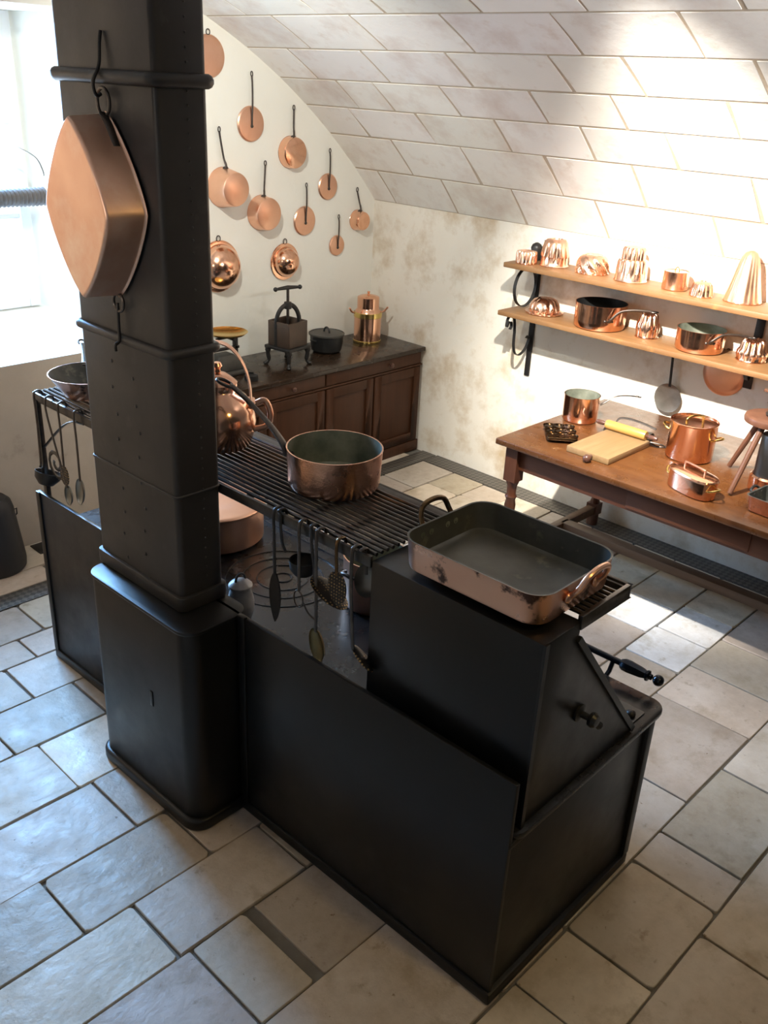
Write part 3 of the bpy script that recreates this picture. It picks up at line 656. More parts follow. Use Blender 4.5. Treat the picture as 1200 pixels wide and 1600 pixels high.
# ------------------------------------------------------------------ cabinet and what stands on it
cb = thing('sideboard', 'long dark wooden sideboard against the back wall in the corner', 'cabinet', (-.95,-.28,0), 0)
X0, X1, YB, YFc, HT = -.90, .925, .262, -.25, .747
MB().box((X0,YFc,.04),(X1,YB,HT-.03)).build('carcass', WOODC, cb, bevel=.003)
MB().box((X0-.01,YFc-.028,HT-.03),(X1+.012,YB+.012,HT)).build('top', WOODCT, cb, bevel=.006)
MB().box((X0,YFc-.012,0),(X1+.008,YB,.075)).build('plinth', WOODC, cb, bevel=.004)
MB().box((X0,YFc-.012,.617),(X1+.006,YFc+.01,.63)).build('moulding', WOODC, cb, bevel=.003)
cuts_ = [-.88,-.435,.03,.46,.915]
for i in range(4):
    a, b_ = cuts_[i]+.008, cuts_[i+1]-.008
    d = MB(); fw2 = .06
    d.box((a,YFc-.016,.085),(a+fw2,YFc+.002,.612)); d.box((b_-fw2,YFc-.016,.085),(b_,YFc+.002,.612))
    d.box((a+fw2,YFc-.016,.085),(b_-fw2,YFc+.002,.085+fw2)); d.box((a+fw2,YFc-.016,.612-fw2),(b_-fw2,YFc+.002,.612))
    dr = d.build('door', WOODC, cb, bevel=.003)
    MB().box((a+fw2-.004,YFc-.006,.08+fw2),(b_-fw2+.004,YFc+.003,.616-fw2)).build('door_panel', WOODC, dr, bevel=.002)
for a, b_ in ((-.88,.03),(.03,.915)):
    d = MB(); d.box((a+.006,YFc-.013,.636),(b_-.006,YFc+.002,.712)); dr = d.build('drawer', WOODC, cb, bevel=.004)
    kx = (.3*a+.7*b_) if a < 0 else (.35*a+.65*b_)
    k = MB(); k.lathe([(.006,0),(.006,.012),(.014,.018),(.015,.026),(.008,.032),(1e-6,.033)], 16, M=Matrix.Translation((kx,YFc-.012,.674)) @ Matrix.Rotation(PI/2,4,'X')); k.build('knob', WOODDK, dr)
ZC = .748
# screw press
pr_ = thing('fruit_press', 'iron screw press with square box and T-handle standing on the sideboard', 'press', (-1.035,-.315,ZC), .14)
b = MB(); h0, h1, w = .125, .275, .082
for s1, s2 in ((1,0),(-1,0),(0,1),(0,-1)):
    if s1: b.box((s1*w-.006,-w,h0),(s1*w+.006,w,h1))
    else: b.box((-w,s2*w-.006,h0),(w,s2*w+.006,h1))
b.build('box', mat('rusty_sheet_iron',(.085,.055,.038),.5,.3,noise=(14,.25,(.055,.038,.028))), pr_, bevel=.003)
MB().box((-w-.02,-w-.02,h0-.022),(w+.02,w+.02,h0)).build('base_plate', IRON, pr_, bevel=.005)
for sx in (-1,1):
    for sy in (-1,1):
        l = MB(); l.tube(smoothpath([(sx*.085,sy*.085,.11),(sx*.086,sy*.086,.07),(sx*.082,sy*.082,.03),(sx*.095,sy*.095,.008)],5), [.018]*4+[.013]*6+[.010]*3+[.013]*3, 10); l.ball((sx*.097,sy*.097,.010),.013,10,(1.2,1.2,.75)); l.build('leg', IRON, pr_)
b = MB(); b.tube([(.085*math.cos(a),-.085*math.cos(a)*.0,.255+.115*math.sin(a)) for a in [PI*i/20 for i in range(21)]], .014, 10, flat=(.8,1), up=(0,1,0)); b.tube([(-.085,0,.12),(-.085,0,.26)],.014,10); b.tube([(.085,0,.12),(.085,0,.26)],.014,10); b.lathe([(1e-6,.34),(.022,.345),(.026,.365),(.022,.385),(1e-6,.39)],16); b.build('yoke', IRON, pr_, rot=(0,0,-.25))
b = MB(); b.lathe([(.009,.20),(.009,.475),(1e-6,.476)],14); b.build('screw', HANDLE, pr_)
b = MB(); b.tube([(-.082,0,.468),(-.05,0,.47),(0,0,.472),(.05,0,.47),(.082,0,.468)],[.008,.010,.013,.010,.008],10); b.ball((-.088,0,.468),.014,12); b.ball((.088,0,.468),.014,12); b.build('t_handle', IRON, pr_, rot=(0,0,-.25))
# iron pot
ip = thing('cooking_pot', 'squat black iron pot with lid on the sideboard between the press and the copper churn', 'pot', (-.635,-.235,ZC))
b = MB(); b.lathe([(1e-6,0),(.085,0),(.098,.012),(.106,.06),(.109,.105),(.114,.108),(.114,.113)],44); b.build('body', ENAMEL, ip)
b = MB(); b.lathe([(.116,.110),(.117,.120),(.111,.124),(.109,.119),(.09,.120),(1e-6,.126)],44); l_ = b.build('lid', DUSTY, ip)
b = MB(); b.tube([(.0,.026*math.cos(a),.122+.034*math.sin(a)) for a in [PI*i/12 for i in range(13)]],.006,8); b.build('lid_handle', ENAMEL, l_)
for s in (-1,1): 
    b = MB(); b.tube(smoothpath([(s*.108,-.02,.085),(s*.125,-.015,.088),(s*.125,.015,.088),(s*.108,.02,.085)],5),.006,8); b.build('side_handle', ENAMEL, ip)
# churn
ch = thing('milk_churn', 'tall lidded copper churn with brass bands at the right end of the sideboard', 'churn', (-.235,-.21,ZC))
b = MB(); b.lathe([(1e-6,0),(.092,0),(.092,.012),(.092,.185),(.092,.195),(.088,.208),(.076,.222),(.072,.230),(.072,.236)],48); b.build('body', COP, ch)
b = MB(); b.lathe([(.092,.168),(.0965,.171),(.0965,.200),(.092,.203)],48); b.build('brass_band', BRASS, ch); b = MB(); b.lathe([(.093,.0),(.0955,.001),(.0955,.012),(.093,.014)],48); b.build('brass_band', BRASS, ch)
b = MB(); b.lathe([(.0745,.230),(.0745,.300),(.072,.303),(.06,.309),(.02,.318),(.008,.320),(.008,.328),(.011,.336),(1e-6,.341)],44); b.build('lid', COP, ch)
for s in (-1,1):
    b = MB(); b.tube(smoothpath([(s*.094,0,.195),(s*.115,-.003,.203),(s*.128,-.012,.222),(s*.135,-.02,.232)],5),.006,8); b.build('handle', COPD, ch, rot=(0,0,-.5))
# scale
sl = thing('kitchen_scale', 'kitchen scale with shiny brass pan on the sideboard, left of the press', 'scale', (-1.49,-.27,ZC))
b = MB(); b.lathe([(1e-6,.228),(.06,.230),(.105,.243),(.122,.258),(.119,.259),(.10,.248),(.06,.236),(1e-6,.234)],44); b.build('pan', BRASS, sl, loc=(.03,0,0))
b = MB(); b.box((-.15,-.06,0),(.15,.06,.03)); b.prism([(-.13,.03),(.13,.03),(.05,.13),(-.05,.13)],-.045,.045,'y'); b.build('base', DUSTY, sl, bevel=.01)
b = MB(); b.box((.075,-.012,.12),(.10,.012,.212)); b.box((-.10,-.012,.12),(-.075,.012,.212)); b.box((-.11,-.012,.15),(.11,.012,.165)); b.tube([(-.05,0,.222),(.11,0,.222)],.008,6); b.tube([(.03,-.07,.222),(.03,.07,.222)],.008,6); b.build('beam', IRON, sl, bevel=.002)
wt = thing('scale_weight', 'small dark iron weight on the sideboard edge beside the kettle handle', 'weight', (-1.42,-.44,ZC))
b = MB(); b.lathe([(1e-6,0),(.04,0),(.04,.03),(.02,.036),(.012,.042),(.018,.05),(1e-6,.056)],24); b.build('body', ENAMEL, wt)

# ------------------------------------------------------------------ wall shelf on the right wall
sh = thing('wall_shelf', 'two-board wooden wall shelf on black scrolled iron brackets', 'shelf', (0,-2.4,1.187), 0)
ZU, ZL = 1.46, 1.187
MB().box((-.285,-1.0,ZU-ZL-.028),(-.003,1.062,ZU-ZL)).build('upper_board', WOODSH, sh, bevel=.004)
MB().box((-.305,-1.0,-.028),(-.003,1.055,0)).build('lower_board', WOODSH, sh, bevel=.004)
def bracket(y, zb, hw):
    b = MB(); b.box((-.012,y-hw,zb),(-.001,y+hw,ZU-ZL-.029)); b.box((-.25,y-.014,ZU-ZL-.034),(-.01,y+.014,ZU-ZL-.029)); b.box((-.27,y-.014,-.034),(-.01,y+.014,-.029))
    return b.build('bracket', IRON, sh, bevel=.002)
br = bracket(1.005, -.44, .018); y = 1.005
b = MB(); b.tube([(-.125+.105*math.cos(a), y, .122+.113*math.sin(a)) for a in [2*PI*i/36 for i in range(36)]], .014, 4, closed=True, flat=(1,.22), up=(0,1,0)); b.build('ring', IRON, br)
P = smoothpath([(-.235,y,-.115),(-.222,y,-.10),(-.228,y,-.075),(-.25,y,-.07),(-.27,y,-.095),(-.265,y,-.05),(-.235,y,-.034),(-.20,y,-.06),(-.185,y,-.13),(-.18,y,-.22),(-.155,y,-.275),(-.11,y,-.29),(-.06,y,-.265),(-.03,y,-.215),(-.035,y,-.185),(-.055,y,-.195)],6)
b = MB(); b.tube(P, .013, 4, flat=(1,.24), up=(0,1,0)); b.build('scroll', IRON, br)
br = bracket(-.37, -.175, .022); y = -.37
b = MB(); b.tube(smoothpath([(-.09,y,-.034),(-.065,y,-.09),(-.03,y,-.125),(-.012,y,-.10),(-.025,y,-.08)],6), .014, 4, flat=(1,.3), up=(0,1,0)); b.build('scroll', IRON, br)
GM = 'copper moulds on the upper shelf'; GL = 'copper moulds on the lower shelf'
def mould(label, x, y, z, prof, fl, group, n=96, m=None, name='jelly_mould', cat='mould', rot=0):
    t = tag(MB().lathe(prof, n, fl).build(name, m or COPM, loc=(x,y,z), rot=(0,0,rot), angle=50), label, cat, group); return t
def flute(nf, amp, lo=0, hi=99):
    return lambda th, k, r, z: (r*(1+(amp*abs(math.cos(nf*th/2)) if lo <= k <= hi else 0)), z)
E_ = 1e-6
mould('small straight-fluted copper mould at the left end of the upper shelf', -.20,-1.435,ZU+.001, [(.06,0),(.061,.002),(.056,.008),(.054,.06),(.05,.068),(.036,.070),(.03,.06),(E_,.058)], flute(16,.12,2,4), GM)
u = thing('iron_ornament', 'small dark iron piece standing behind the left fluted mould on the upper shelf', 'ornament', (-.06,-1.40,ZU+.001), 0)
b = MB(); b.lathe([(E_,0),(.03,0),(.034,.01),(.03,.05),(.034,.07),(.026,.088),(.010,.098),(E_,.10)],24); b.tube(smoothpath([(.02,-.02,.06),(.03,-.04,.09),(.028,-.042,.115)],5),.010,8); b.build('body', ENAMEL, u)
mould('tall copper mould with bulging lobes, second from the left on the upper shelf', -.125,-1.575,ZU+.001, [(.082,0),(.083,.003),(.078,.01),(.075,.05),(.072,.054),(.066,.10),(.060,.13),(.048,.146),(.035,.149),(.028,.12),(E_,.115)], flute(9,.13,4,7), GM)
def swirl(th, k, r, z): return (r*(1+(.17*abs(math.cos(4.5*(th+z*11))) if 2 <= k <= 10 and r > .02 else 0)), z)
mould('squat swirl-ribbed turban mould on the upper shelf', -.12,-1.825,ZU+.001, [(.092,0),(.093,.003),(.080,.008),(.081,.02),(.081,.032),(.079,.045),(.076,.058),(.072,.07),(.066,.083),(.056,.095),(.042,.101),(.028,.095),(E_,.09)], swirl, GM, n=180)
def castle(th, k, r, z): return (r*(1+(.10*abs(math.cos(6*th)) if 4 <= k <= 6 else .13*abs(math.cos(6*th)) if k >= 7 and r > .02 else 0)), z)
mould('tall stepped castle mould in the middle of the upper shelf', -.125,-2.07,ZU+.001, [(.088,0),(.089,.003),(.085,.008),(.083,.045),(.076,.048),(.073,.10),(.068,.112),(.056,.114),(.054,.165),(.048,.176),(.03,.178),(E_,.176)], castle, GM)
cy = thing('small_pot', 'small straight-sided copper pot with lid, right of the castle mould', 'pot', (-.125,-2.33,ZU+.001), 0, GM)
b = MB(); b.lathe([(E_,0),(.062,0),(.066,.004),(.066,.092),(.067,.094),(.065,.094),(.063,.09)],44); b.build('body', COPM, cy)
b = MB(); b.lathe([(.063,.089),(.05,.091),(E_,.092)],36); l_ = b.build('lid', COPM, cy); b = MB(); b.tube([(0,.012*math.cos(a),.092+.02*math.sin(a)) for a in [PI*i/10 for i in range(11)]],.003,6); b.build('lid_ring', BRASS, l_)
mould('little fluted dome mould between the small pot and the tall cone', -.165,-2.50,ZU+.001, [(.058,0),(.059,.003),(.053,.006),(.050,.03),(.044,.058),(.032,.072),(.018,.074),(.012,.062),(E_,.06)], flute(10,.12,2,5), GM)
mould('tall cone-shaped copper mould, highest on the upper shelf', -.105,-2.69,ZU+.001, [(.092,0),(.094,.004),(.088,.010),(.076,.06),(.063,.12),(.05,.18),(.040,.215),(.028,.236),(.012,.245),(E_,.246)], flute(14,.05,2,6), GM, m=COPD, name='cone_mould')
mould('copper pan rim cut off by the right edge at the end of the upper shelf', -.12,-2.97,ZU+.001, [(E_,0),(.09,0),(.094,.006),(.096,.07),(.093,.07),(.09,.01),(E_,.006)], None, GM, name='copper_dish', cat='dish')
def lobes(th, k, r, z): return (r*(1+(.14*abs(math.cos(5*th)) if 4 <= k <= 8 and r > .02 else .02*math.cos(20*th) if k <= 3 else 0)), z)
mould('oval domed mould with bulging segments and beaded rim at the left of the lower shelf', -.135,-1.555,ZL+.001, [(.105,0),(.112,.004),(.112,.010),(.088,.016),(.082,.03),(.074,.055),(.06,.076),(.04,.087),(.02,.09),(E_,.088)], lobes, GL)
t = thing('saucepan', 'largest copper saucepan with dark inside on the lower shelf', 'saucepan', (-.158,-1.94,ZL+.001), 0, 'copper saucepans on the lower shelf')
pan_body(t, .140, .143, .135, mats=[COP, mat('black_lining',(.012,.012,.012),.5,.3)], rb=.014)
long_handle(t, [(-.09,-.112,.06),(-.095,-.125,.075),(-.07,-.16,.12),(-.03,-.22,.135),(.02,-.29,.135)], .010); rivets(t, [(-.105,-.095,.062),(-.075,-.12,.062)], .008, HANDLE)
def knobs(th, k, r, z): return (r*(1+(.13*abs(math.cos(5*th)) if 3 <= k else 0)), z + (.010*abs(math.cos(5*th)) if k >= 6 else 0))
mould('tall narrow fluted mould with knobbed crown between the two shelf saucepans', -.135,-2.225,ZL+.001, [(.062,0),(.063,.003),(.058,.008),(.057,.045),(.055,.075),(.048,.088),(.044,.105),(.036,.118),(.022,.122),(E_,.112)], knobs, GL)
t = thing('saucepan', 'smaller copper saucepan with pale tinned inside at the right of the lower shelf', 'saucepan', (-.150,-2.535,ZL+.001), 0, 'copper saucepans on the lower shelf')
pan_body(t, .122, .125, .112, mats=[COP, TIN], rb=.014)
long_handle(t, [(-.085,-.095,.065),(-.09,-.105,.08),(-.06,-.14,.112),(-.02,-.19,.118),(.02,-.24,.112)], .009); rivets(t, [(-.097,-.078,.065),(-.068,-.105,.065)], .008, HANDLE)
mould('crown-shaped ribbed mould at the right end of the lower shelf', -.115,-2.80,ZL+.001, [(.073,0),(.074,.003),(.070,.008),(.068,.03),(.066,.05),(.058,.06),(.052,.085),(.042,.096),(.025,.098),(E_,.085)], lambda th,k,r,z: (r*(1+(.14*abs(math.cos(6*th)) if k >= 3 and r > .01 else 0)), z+(.012*abs(math.cos(6*th)) if k in (6,7,8) else 0)), GL)
# hanging big skimmer and copper disc on the right wall
sk_ = thing('skimmer', 'large round grey skimmer hanging from the shelf against the white wall', 'skimmer', (-.03,-2.36,.857))
b = MB(); My_ = Matrix.Rotation(-PI/2, 4, 'Y'); b.lathe([(E_,-.012),(.05,-.010),(.08,0),(.081,.003),(.05,-.006),(E_,-.008)],48,M=My_); b.build('disc', STEEL, sk_)
b = MB(); b.tube([(-.002,0,.065),(-.004,.003,.12),(-.004,.012,.24),(-.004,.016,.298)],.007,8,flat=(.5,1.1),up=(1,0,0)); b.build('handle', IRON, sk_)
cd = thing('wall_tray', 'round copper tray on the wall in the shade under the right end of the shelf', 'tray', (-.003,-2.635,1.055))
MB().lathe([(E_,.014),(.085,.012),(.112,.006),(.117,.001),(.117,0),(E_,0)],56,M=My_).build('disc', COPD, cd)
MB().tube([(-.006,.010*math.cos(a),.125+.012*math.sin(a)) for a in [2*PI*i/14 for i in range(14)]],.003,6,closed=True).build('hanging_ring', HANDLE, cd)

# ------------------------------------------------------------------ table and what stands on it
ZT = .754
TX0, TX1, TY0, TY1 = -1.065, -.03, -4.25, -1.975
tb = thing('work_table', 'long oak work table with drawer along the right wall', 'table', (-.55,-3.1,0))
o = (.55, 3.1)
def bx(a, b): return (a[0]+o[0],a[1]+o[1],a[2]), (b[0]+o[0],b[1]+o[1],b[2])
MB().box(*bx((TX0,TY0,ZT-.032),(TX1,TY1,ZT))).build('top', WOODT, tb, bevel=.006)
b = MB(); ax, ay0, ay1 = TX0+.07, TY0+.08, TY1-.07
b.box(*bx((ax-.012,ay0,ZT-.155),(ax+.012,ay1,ZT-.032))); b.box(*bx((TX1-.09,ay0,ZT-.155),(TX1-.066,ay1,ZT-.032)))
b.box(*bx((ax,ay1-.024,ZT-.155),(TX1-.07,ay1,ZT-.032))); b.box(*bx((ax,ay0,ZT-.155),(TX1-.07,ay0+.024,ZT-.032))); b.build('apron', WOODA, tb, bevel=.003)
MB().box(*bx((ax-.018,-3.32,ZT-.143),(ax-.006,-2.72,ZT-.045))).build('drawer', WOODA, tb, bevel=.004)
legp = [(.034,.0),(.034,.06),(.026,.075),(.030,.09),(.03,.13),(.028,.15),(.022,.17),(.026,.30),(.030,.39),(.024,.42),(.032,.44),(.024,.455),(.026,.50),(.034,.52),(.034,.53)]
for lx, ly in ((ax,ay1-.015),(TX1-.08,ay1-.015),(ax,ay0+.015),(TX1-.08,ay0+.015)):
    b = MB(); b.box((lx+o[0]-.036,ly+o[1]-.036,.53),(lx+o[0]+.036,ly+o[1]+.036,ZT-.032)); b.box((lx+o[0]-.034,ly+o[1]-.034,.07),(lx+o[0]+.034,ly+o[1]+.034,.14)); b.lathe([(E_,0)]+legp+[(E_,.53)],20,M=Matrix.Translation((lx+o[0],ly+o[1],0))); b.build('leg', WOODL, tb, bevel=0)
for y in (ay1-.015, ay0+.015):
    MB().box(*bx((ax,y-.024,.075),(TX1-.08,y+.024,.125))).build('stretcher', WOODS, tb, bevel=.004)
MB().box(*bx((-.475,ay0,.075),(-.405,ay1-.015,.125))).build('long_stretcher', WOODS, tb, bevel=.005)
TT = ZT + .001
t = thing('saucepan', 'tall copper saucepan with green-grey inside at the far end of the table', 'saucepan', (-.475,-2.09,TT))
pan_body(t, .094, .096, .142, mats=[COP, TIN], rb=.01)
long_handle(t, [(.04,-.092,.10),(.05,-.11,.115),(.09,-.15,.15),(.14,-.19,.155),(.18,-.22,.15)], .0072)
b = MB(); b.tube([(-.075+.003,-.066,.095+.0),(-.088,-.07,.08),(-.088,-.075,.07),(-.08,-.076,.062)],.004,6); b.build('ring', COPD, t)
# nine-cup mould
t = thing('cup_mould', 'dark bronze mould with nine round cups on the table corner', 'mould', (-.785,-2.175,TT), math.atan2(.65,.76))
b = MB(); b.prism(rrect(-.115,-.078,.115,.078,.02,5), .016, .030)
b.build('tray', BRONZE, t, bevel=.004)
for i in range(3):
    for j in range(3):
        c = MB(); c.lathe([(E_,.001),(.018,.003),(.027,.016),(.032,.030),(.033,.033),(.030,.033),(.025,.018),(.015,.0315-.02),(E_,.010)],20,M=Matrix.Translation(((i-1)*.074,(j-1)*.05,0))); c.build('cup', BRONZE, t)
# board, pin, curved blade
t = thing('cutting_board', 'thick pale wooden cutting board on the table with a dark knob on its near edge', 'cutting board', (-.745,-2.44,TT))
MB().box((-.195,-.118,0),(.195,.122,.032)).build('board', WOODB, t, bevel=.004)
b = MB(); b.tube([(-.192,-.02,.017),(-.225,-.024,.018)],.009,10); b.ball((-.243,-.026,.020),.020,16); b.build('knob', WOODDK, t)
t = thing('rolling_pin', 'yellow wooden rolling pin with dark handles lying on the back of the cutting board', 'rolling pin', (-.565,-2.425,TT+.0565))
My2 = Matrix.Rotation(PI/2, 4, 'X')
b = MB(); b.lathe([(E_,-.115),(.022,-.115),(.0245,-.108),(.0245,.108),(.022,.115),(E_,.115)],28,M=My2); b.build('barrel', WOODP, t)
for s in (-1,1):
    b = MB(); b.lathe([(E_,0),(.008,0),(.008,.012),(.012,.02),(.012,.05),(.008,.062),(E_,.063)],16,M=Matrix.Translation((0,s*.115,0)) @ Matrix.Rotation(-PI/2*s,4,'X')); b.build('handle', WOODDK, t)
t = thing('herb_chopper', 'curved grey steel blade with a thin bowed handle on the table behind the rolling pin', 'chopper', (-.49,-2.405,TT))
b = MB(); ou = [(.045*math.cos(a), .045*math.sin(a)+.006) for a in [math.radians(20+150*i/14) for i in range(15)]]; inn = [(.041*math.cos(a), .041*math.sin(a)+.006) for a in [math.radians(170-150*i/14) for i in range(15)]]
b.prism(ou+inn, -.125, .125, 'y'); b.box((-.046,-.125,0),(-.042,.125,.02)); b.box((.042,-.125,0),(.046,.125,.024)); b.build('blade', STEEL, t)
b = MB(); b.tube(smoothpath([(.03,.10,.042),(.045,.09,.062),(.055,.04,.07),(.055,-.05,.067),(.05,-.12,.058)],6),.006,8,flat=(.6,1)); b.build('handle', HANDLE, t)
t = tag(MB().tube(smoothpath([(0,.06,.004),(.012,.02,.004),(.016,-.02,.004),(.0,-.045,.004),(-.018,-.02,.004),(-.012,.02,.004),(0,.06,.004)],5),.003,6).build('wire_loop', HANDLE, loc=(-.50,-2.575,TT)), 'small loop of bent wire on the table at the end of the rolling pin', 'wire')
# stockpot
t = thing('stockpot', 'tall copper stockpot with brass-bright lid on the table', 'pot', (-.515,-2.755,TT))
b = MB(); b.lathe([(E_,0),(.108,0),(.114,.006),(.114,.178),(.116,.181),(.116,.188),(.113,.190),(.111,.18)],52); b.build('body', COP, t)
b = MB(); b.lathe([(.111,.176),(.108,.178),(.10,.174),(E_,.178)],48); l_ = b.build('lid', COPM, t)
b = MB(); b.tube(smoothpath([(-.045,.02,.177),(-.045,.02,.20),(-.02,.01,.212),(.02,-.012,.212),(.045,-.02,.20),(.045,-.02,.177)],6),.006,8); b.build('lid_handle', BRASS, l_)
for s in (-1,1):
    b = MB(); b.tube(smoothpath([(-.03,s*.112,.12),(-.028,s*.135,.13),(0,s*.155,.137),(.028,s*.135,.13),(.03,s*.112,.12)],5),.006,8); b.build('handle', BRASS, t)
# oval casserole
t = thing('casserole', 'low oval copper casserole with lid and brass handles near the front edge of the table', 'pot', (-.915,-2.975,TT), -.32)
def oval(a, b_, z, n=48, p=2.8): 
    out = []
    for i in range(n):
        th = 2*PI*i/n; c, s = math.cos(th), math.sin(th); r = (abs(c/a)**p+abs(s/b_)**p)**(-1/p); out.append(Vector((r*c, r*s, z)))
    return out
b = MB(); b.loft([oval(.058,.116,0),oval(.063,.122,.005),oval(.064,.123,.085)], cap1=False); b.build('body', COP, t)
b = MB(); b.loft([oval(.067,.126,.080),oval(.068,.127,.086),oval(.065,.124,.092),oval(.05,.105,.098),oval(.02,.05,.101)], cap0=False); l_ = b.build('lid', COP, t)
b = MB(); b.tube(smoothpath([(0,-.06,.096),(0,-.06,.118),(0,-.05,.124),(0,.05,.124),(0,.06,.118),(0,.06,.096)],5),.0045,8); b.build('lid_handle', COPD, l_)
for s in (-1,1):
    b = MB(); b.tube(smoothpath([(-.032,s*.116,.05),(-.028,s*.135,.056),(0,s*.155,.066),(.028,s*.135,.056),(.032,s*.116,.05)],5),.005,8); b.build('handle', BRASS, t)
# three-legged stool on the table
SX, SY = -.585, -3.145
t = thing('milking_stool', 'three-legged wooden stool standing on the right end of the table', 'stool', (SX,SY,TT))
b = MB(); b.lathe([(E_,.295),(.10,.295),(.122,.302),(.126,.315),(.122,.328),(.11,.333),(E_,.333)],44); b.build('seat', WOODST, t)
for fx, fy in ((-.486,-2.956),(-.817,-3.113),(-.45,-3.345)):
    dx, dy = fx-SX, fy-SY; b = MB(); b.tube([(dx,dy,0.008),(dx*.33,dy*.33,.30)],[.012,.015],10); b.build('leg', WOODST, t)
t = thing('coffee_mill', 'iron hopper bowl with wooden crank standing on the stool', 'coffee mill', (SX+.015,SY-.02,TT+.334))
b = MB(); b.lathe([(E_,0),(.06,0),(.062,.008),(.03,.014),(.028,.02),(.05,.034),(.062,.055),(.064,.056),(.05,.03),(E_,.028)],36); b.build('hopper', ENAMEL, t)
b = MB(); b.tube([(0,0,.03),(0,0,.085)],.006,8); b.tube([(-.01,.09,.105),(0,0,.085),(0,-.08,.09)],[.012,.009,.007],8,flat=(.6,1)); b.build('crank', WOODST, t)
t = thing('coffee_roaster', 'black iron cylinder on a copper base standing under the stool', 'roaster', (-.63,-3.20,TT))
b = MB(); b.lathe([(.068,.075),(.068,.26),(.064,.268),(E_,.27)],36); b.build('cylinder', ENAMEL, t)
b = MB(); b.lathe([(E_,0),(.078,0),(.082,.01),(.082,.07),(.074,.078),(E_,.08)],40); b.build('base', COP, t)
t = thing('saucepan', 'copper saucepan with grey inside half hidden behind the stool legs', 'saucepan', (-.40,-3.16,TT))
pan_body(t, .092, .095, .11, mats=[COP, TIN])
# bread tin at the right edge
t = thing('baking_tin', 'rectangular tinned copper baking tin with dark inside at the right front of the table', 'tin', (-.845,-3.345,TT), -.10)
b = MB(); H1, H2 = .09, .105
rr = [rr3(-H1+.012,-H2+.012,H1-.012,H2-.012,.02,0), rr3(-H1+.006,-H2+.006,H1-.006,H2-.006,.022,.006), rr3(-H1-.004,-H2-.004,H1+.004,H2+.004,.026,.072), rr3(-H1-.009,-H2-.009,H1+.009,H2+.009,.028,.075), rr3(-H1-.001,-H2-.001,H1+.001,H2+.001,.022,.075), rr3(-H1+.009,-H2+.009,H1-.009,H2-.009,.02,.008), rr3(-H1+.02,-H2+.02,H1-.02,H2-.02,.015,.006)]
b.loft(rr, mis=[0,0,0,1,1,1]); b.build('body', [COPH, TIND], t)
b = MB(); b.tube(smoothpath([(-.03,H2,.06),(-.03,H2+.018,.075),(0,H2+.022,.085),(.03,H2+.018,.075),(.03,H2,.06)],5),.006,8); b.build('handle', IRON, t)

# ------------------------------------------------------------------ left side odds and ends
t = thing('bin', 'black rounded bin on the floor under the window at the left edge', 'bin', (-2.985,-.30,0), 0)
b = MB(); b.lathe([(E_,0),(.135,0),(.145,.012),(.148,.05),(.118,.33),(.108,.37),(.085,.392),(E_,.40)],40); b.build('body', LEATHER, t)
b = MB(); b.tube([(.122,-.0,.29),(.138,-.006,.30),(.136,-.008,.27),(.126,-.004,.26)],.004,6); b.build('catch', IRON, t)
t = tag(MB().box((-.095,-.06,0),(.095,.06,.006)).build('floor_plate', IRON, bevel=.002, loc=(-2.66,-.255,.0015), rot=(0,0,.0)), 'small dark iron plate lying on the floor beside the bin', 'plate')
t = thing('ribbed_hose', 'grey ribbed sleeve running across the bright window niche', 'hose', (-2.75,.3,1.73))
b = MB(); n = 48; P = []; R = []
for i in range(n*4+1):
    P.append((-.55+1.085*i/(n*4),0,-.0+.0*i)); R.append(.044+.005*(1,0,-1,0)[i % 4])
b.tube(P, R, 20); b.build('sleeve', REED, t)
b = MB(); b.tube([(.53,0,0),(.70,0,0)],.022,12); b.build('rod', WHITEP, t)

t = tag(MB().tube(smoothpath([(0,0,.10),(.06,0,.072),(.11,0,.035),(.135,0,-.02),(.14,0,-.05)],6), [.002+.009*min(1,i/14) for i in range(25)], 10, flat=(.5,1)).build('window_stay', STEEL, loc=(-2.33,.33,1.88)), 'thin curved metal bar in the bright window niche above the ribbed sleeve', 'window stay')

# ------------------------------------------------------------------ light
def aim(o, target):
    d = Vector(target)-o.location; o.rotation_euler = d.to_track_quat('-Z','Y').to_euler()
def spot(name, loc, target, e, col, ang, blend, size):
    l = bpy.data.lights.new(name, 'SPOT'); l.energy = e; l.color = col; l.spot_size = math.radians(ang); l.spot_blend = blend; l.shadow_soft_size = size
    o = bpy.data.objects.new(name, l); C.objects.link(o); o.location = loc; aim(o, target); return o
def area(name, loc, target, e, col, sx, sy, spread=180):
    l = bpy.data.lights.new(name, 'AREA'); l.shape = 'RECTANGLE'; l.size = sx; l.size_y = sy; l.energy = e; l.color = col; l.spread = math.radians(spread)
    o = bpy.data.objects.new(name, l); C.objects.link(o); o.location = loc; aim(o, target); return o
spot('shelf_spot', (-2.15,-2.75,2.80), (0,-2.45,.95), 1150, (1,.94,.84), 64, 1, .03)
spot('wall_spot', (-2.55,-1.62,2.84), (-.95,0,1.35), 108, (1,.985,.89), 108, .9, .03)
spot('vault_fill', (-1.9,-4.3,2.5), (-1.15,-1.7,2.72), 85, (1,.98,.97), 76, 1, .12)  # fill added out of frame to brighten the vault
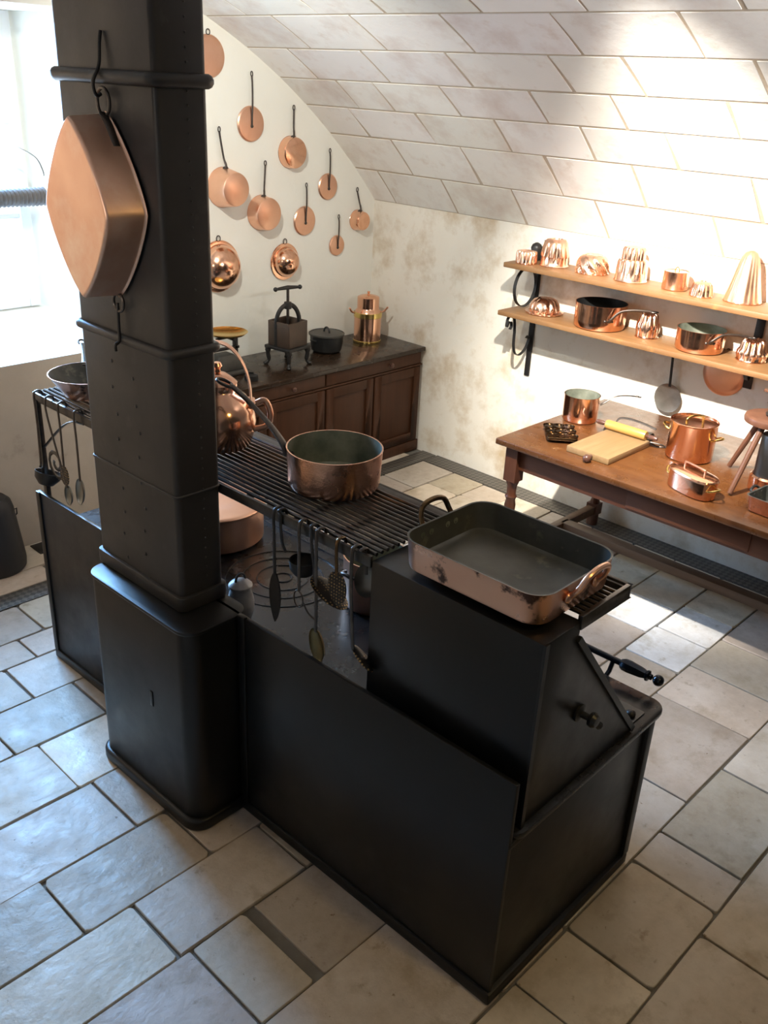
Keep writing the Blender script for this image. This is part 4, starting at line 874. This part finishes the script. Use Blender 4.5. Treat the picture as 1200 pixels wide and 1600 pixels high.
spot('floor_fill', (-2.0,-3.6,2.85), (-1.1,-3.2,0), 150, (1,.93,.86), 48, .9, .08)  # added fill that brightens the floor right of the range
spot('flue_spot', (-4.95,-2.55,2.25), (-3.5,-1.6,1.75), 26, (1,.88,.75), 75, .8, .05)
spot('reflection_fill', (-4.0,-1.7,2.75), (-4.5,-.17,1.6), 270, (1,.90,.78), 90, .8, .05)  # added to brighten the unseen wall mirrored in the fish pan
spot('vault_lamp', (-2.9,-4.9,2.85), (-2.6,-3.9,0), 34, (1,.70,.25), 150, 1, .08)
area('window_daylight', (-2.7,.80,1.95), (-3.15,-2.6,0), 95, (.22,.53,1.0), .7, 1.3, 95)
w = bpy.data.worlds.new('sky'); bpy.context.scene.world = w; w.use_nodes = True
bg = w.node_tree.nodes['Background']; bg.inputs[0].default_value = (.82,.91,1,1); bg.inputs[1].default_value = 8

# ------------------------------------------------------------------ camera
F, YAW, PIT, ROL = 1439.91, .8212, -.4387, .0511
cd_ = bpy.data.cameras.new('camera'); cam = bpy.data.objects.new('camera', cd_); C.objects.link(cam)
cd_.sensor_fit = 'VERTICAL'; cd_.sensor_height = 32; cd_.lens = F*32/1600; cd_.clip_start = .05
fwv = Vector((math.sin(YAW)*math.cos(PIT), math.cos(YAW)*math.cos(PIT), math.sin(PIT)))
rt = fwv.cross(Vector((0,0,1))).normalized(); upv = rt.cross(fwv)
R_ = rt*math.cos(ROL)+upv*math.sin(ROL); U_ = upv*math.cos(ROL)-rt*math.sin(ROL)
M = Matrix((R_, U_, -fwv)).transposed().to_4x4(); M.translation = (-4.6755,-4.5865,2.3796)
cam.matrix_world = M
sc_ = bpy.context.scene; sc_.camera = cam
sc_.view_settings.view_transform = 'Standard'; sc_.view_settings.look = 'None'; sc_.view_settings.exposure = .25; sc_.view_settings.gamma = 1; sc_.view_settings.use_curve_mapping = False
sc_.cycles.use_denoising = True; sc_.cycles.max_bounces = 10; sc_.cycles.diffuse_bounces = 5; sc_.cycles.sample_clamp_indirect = 6
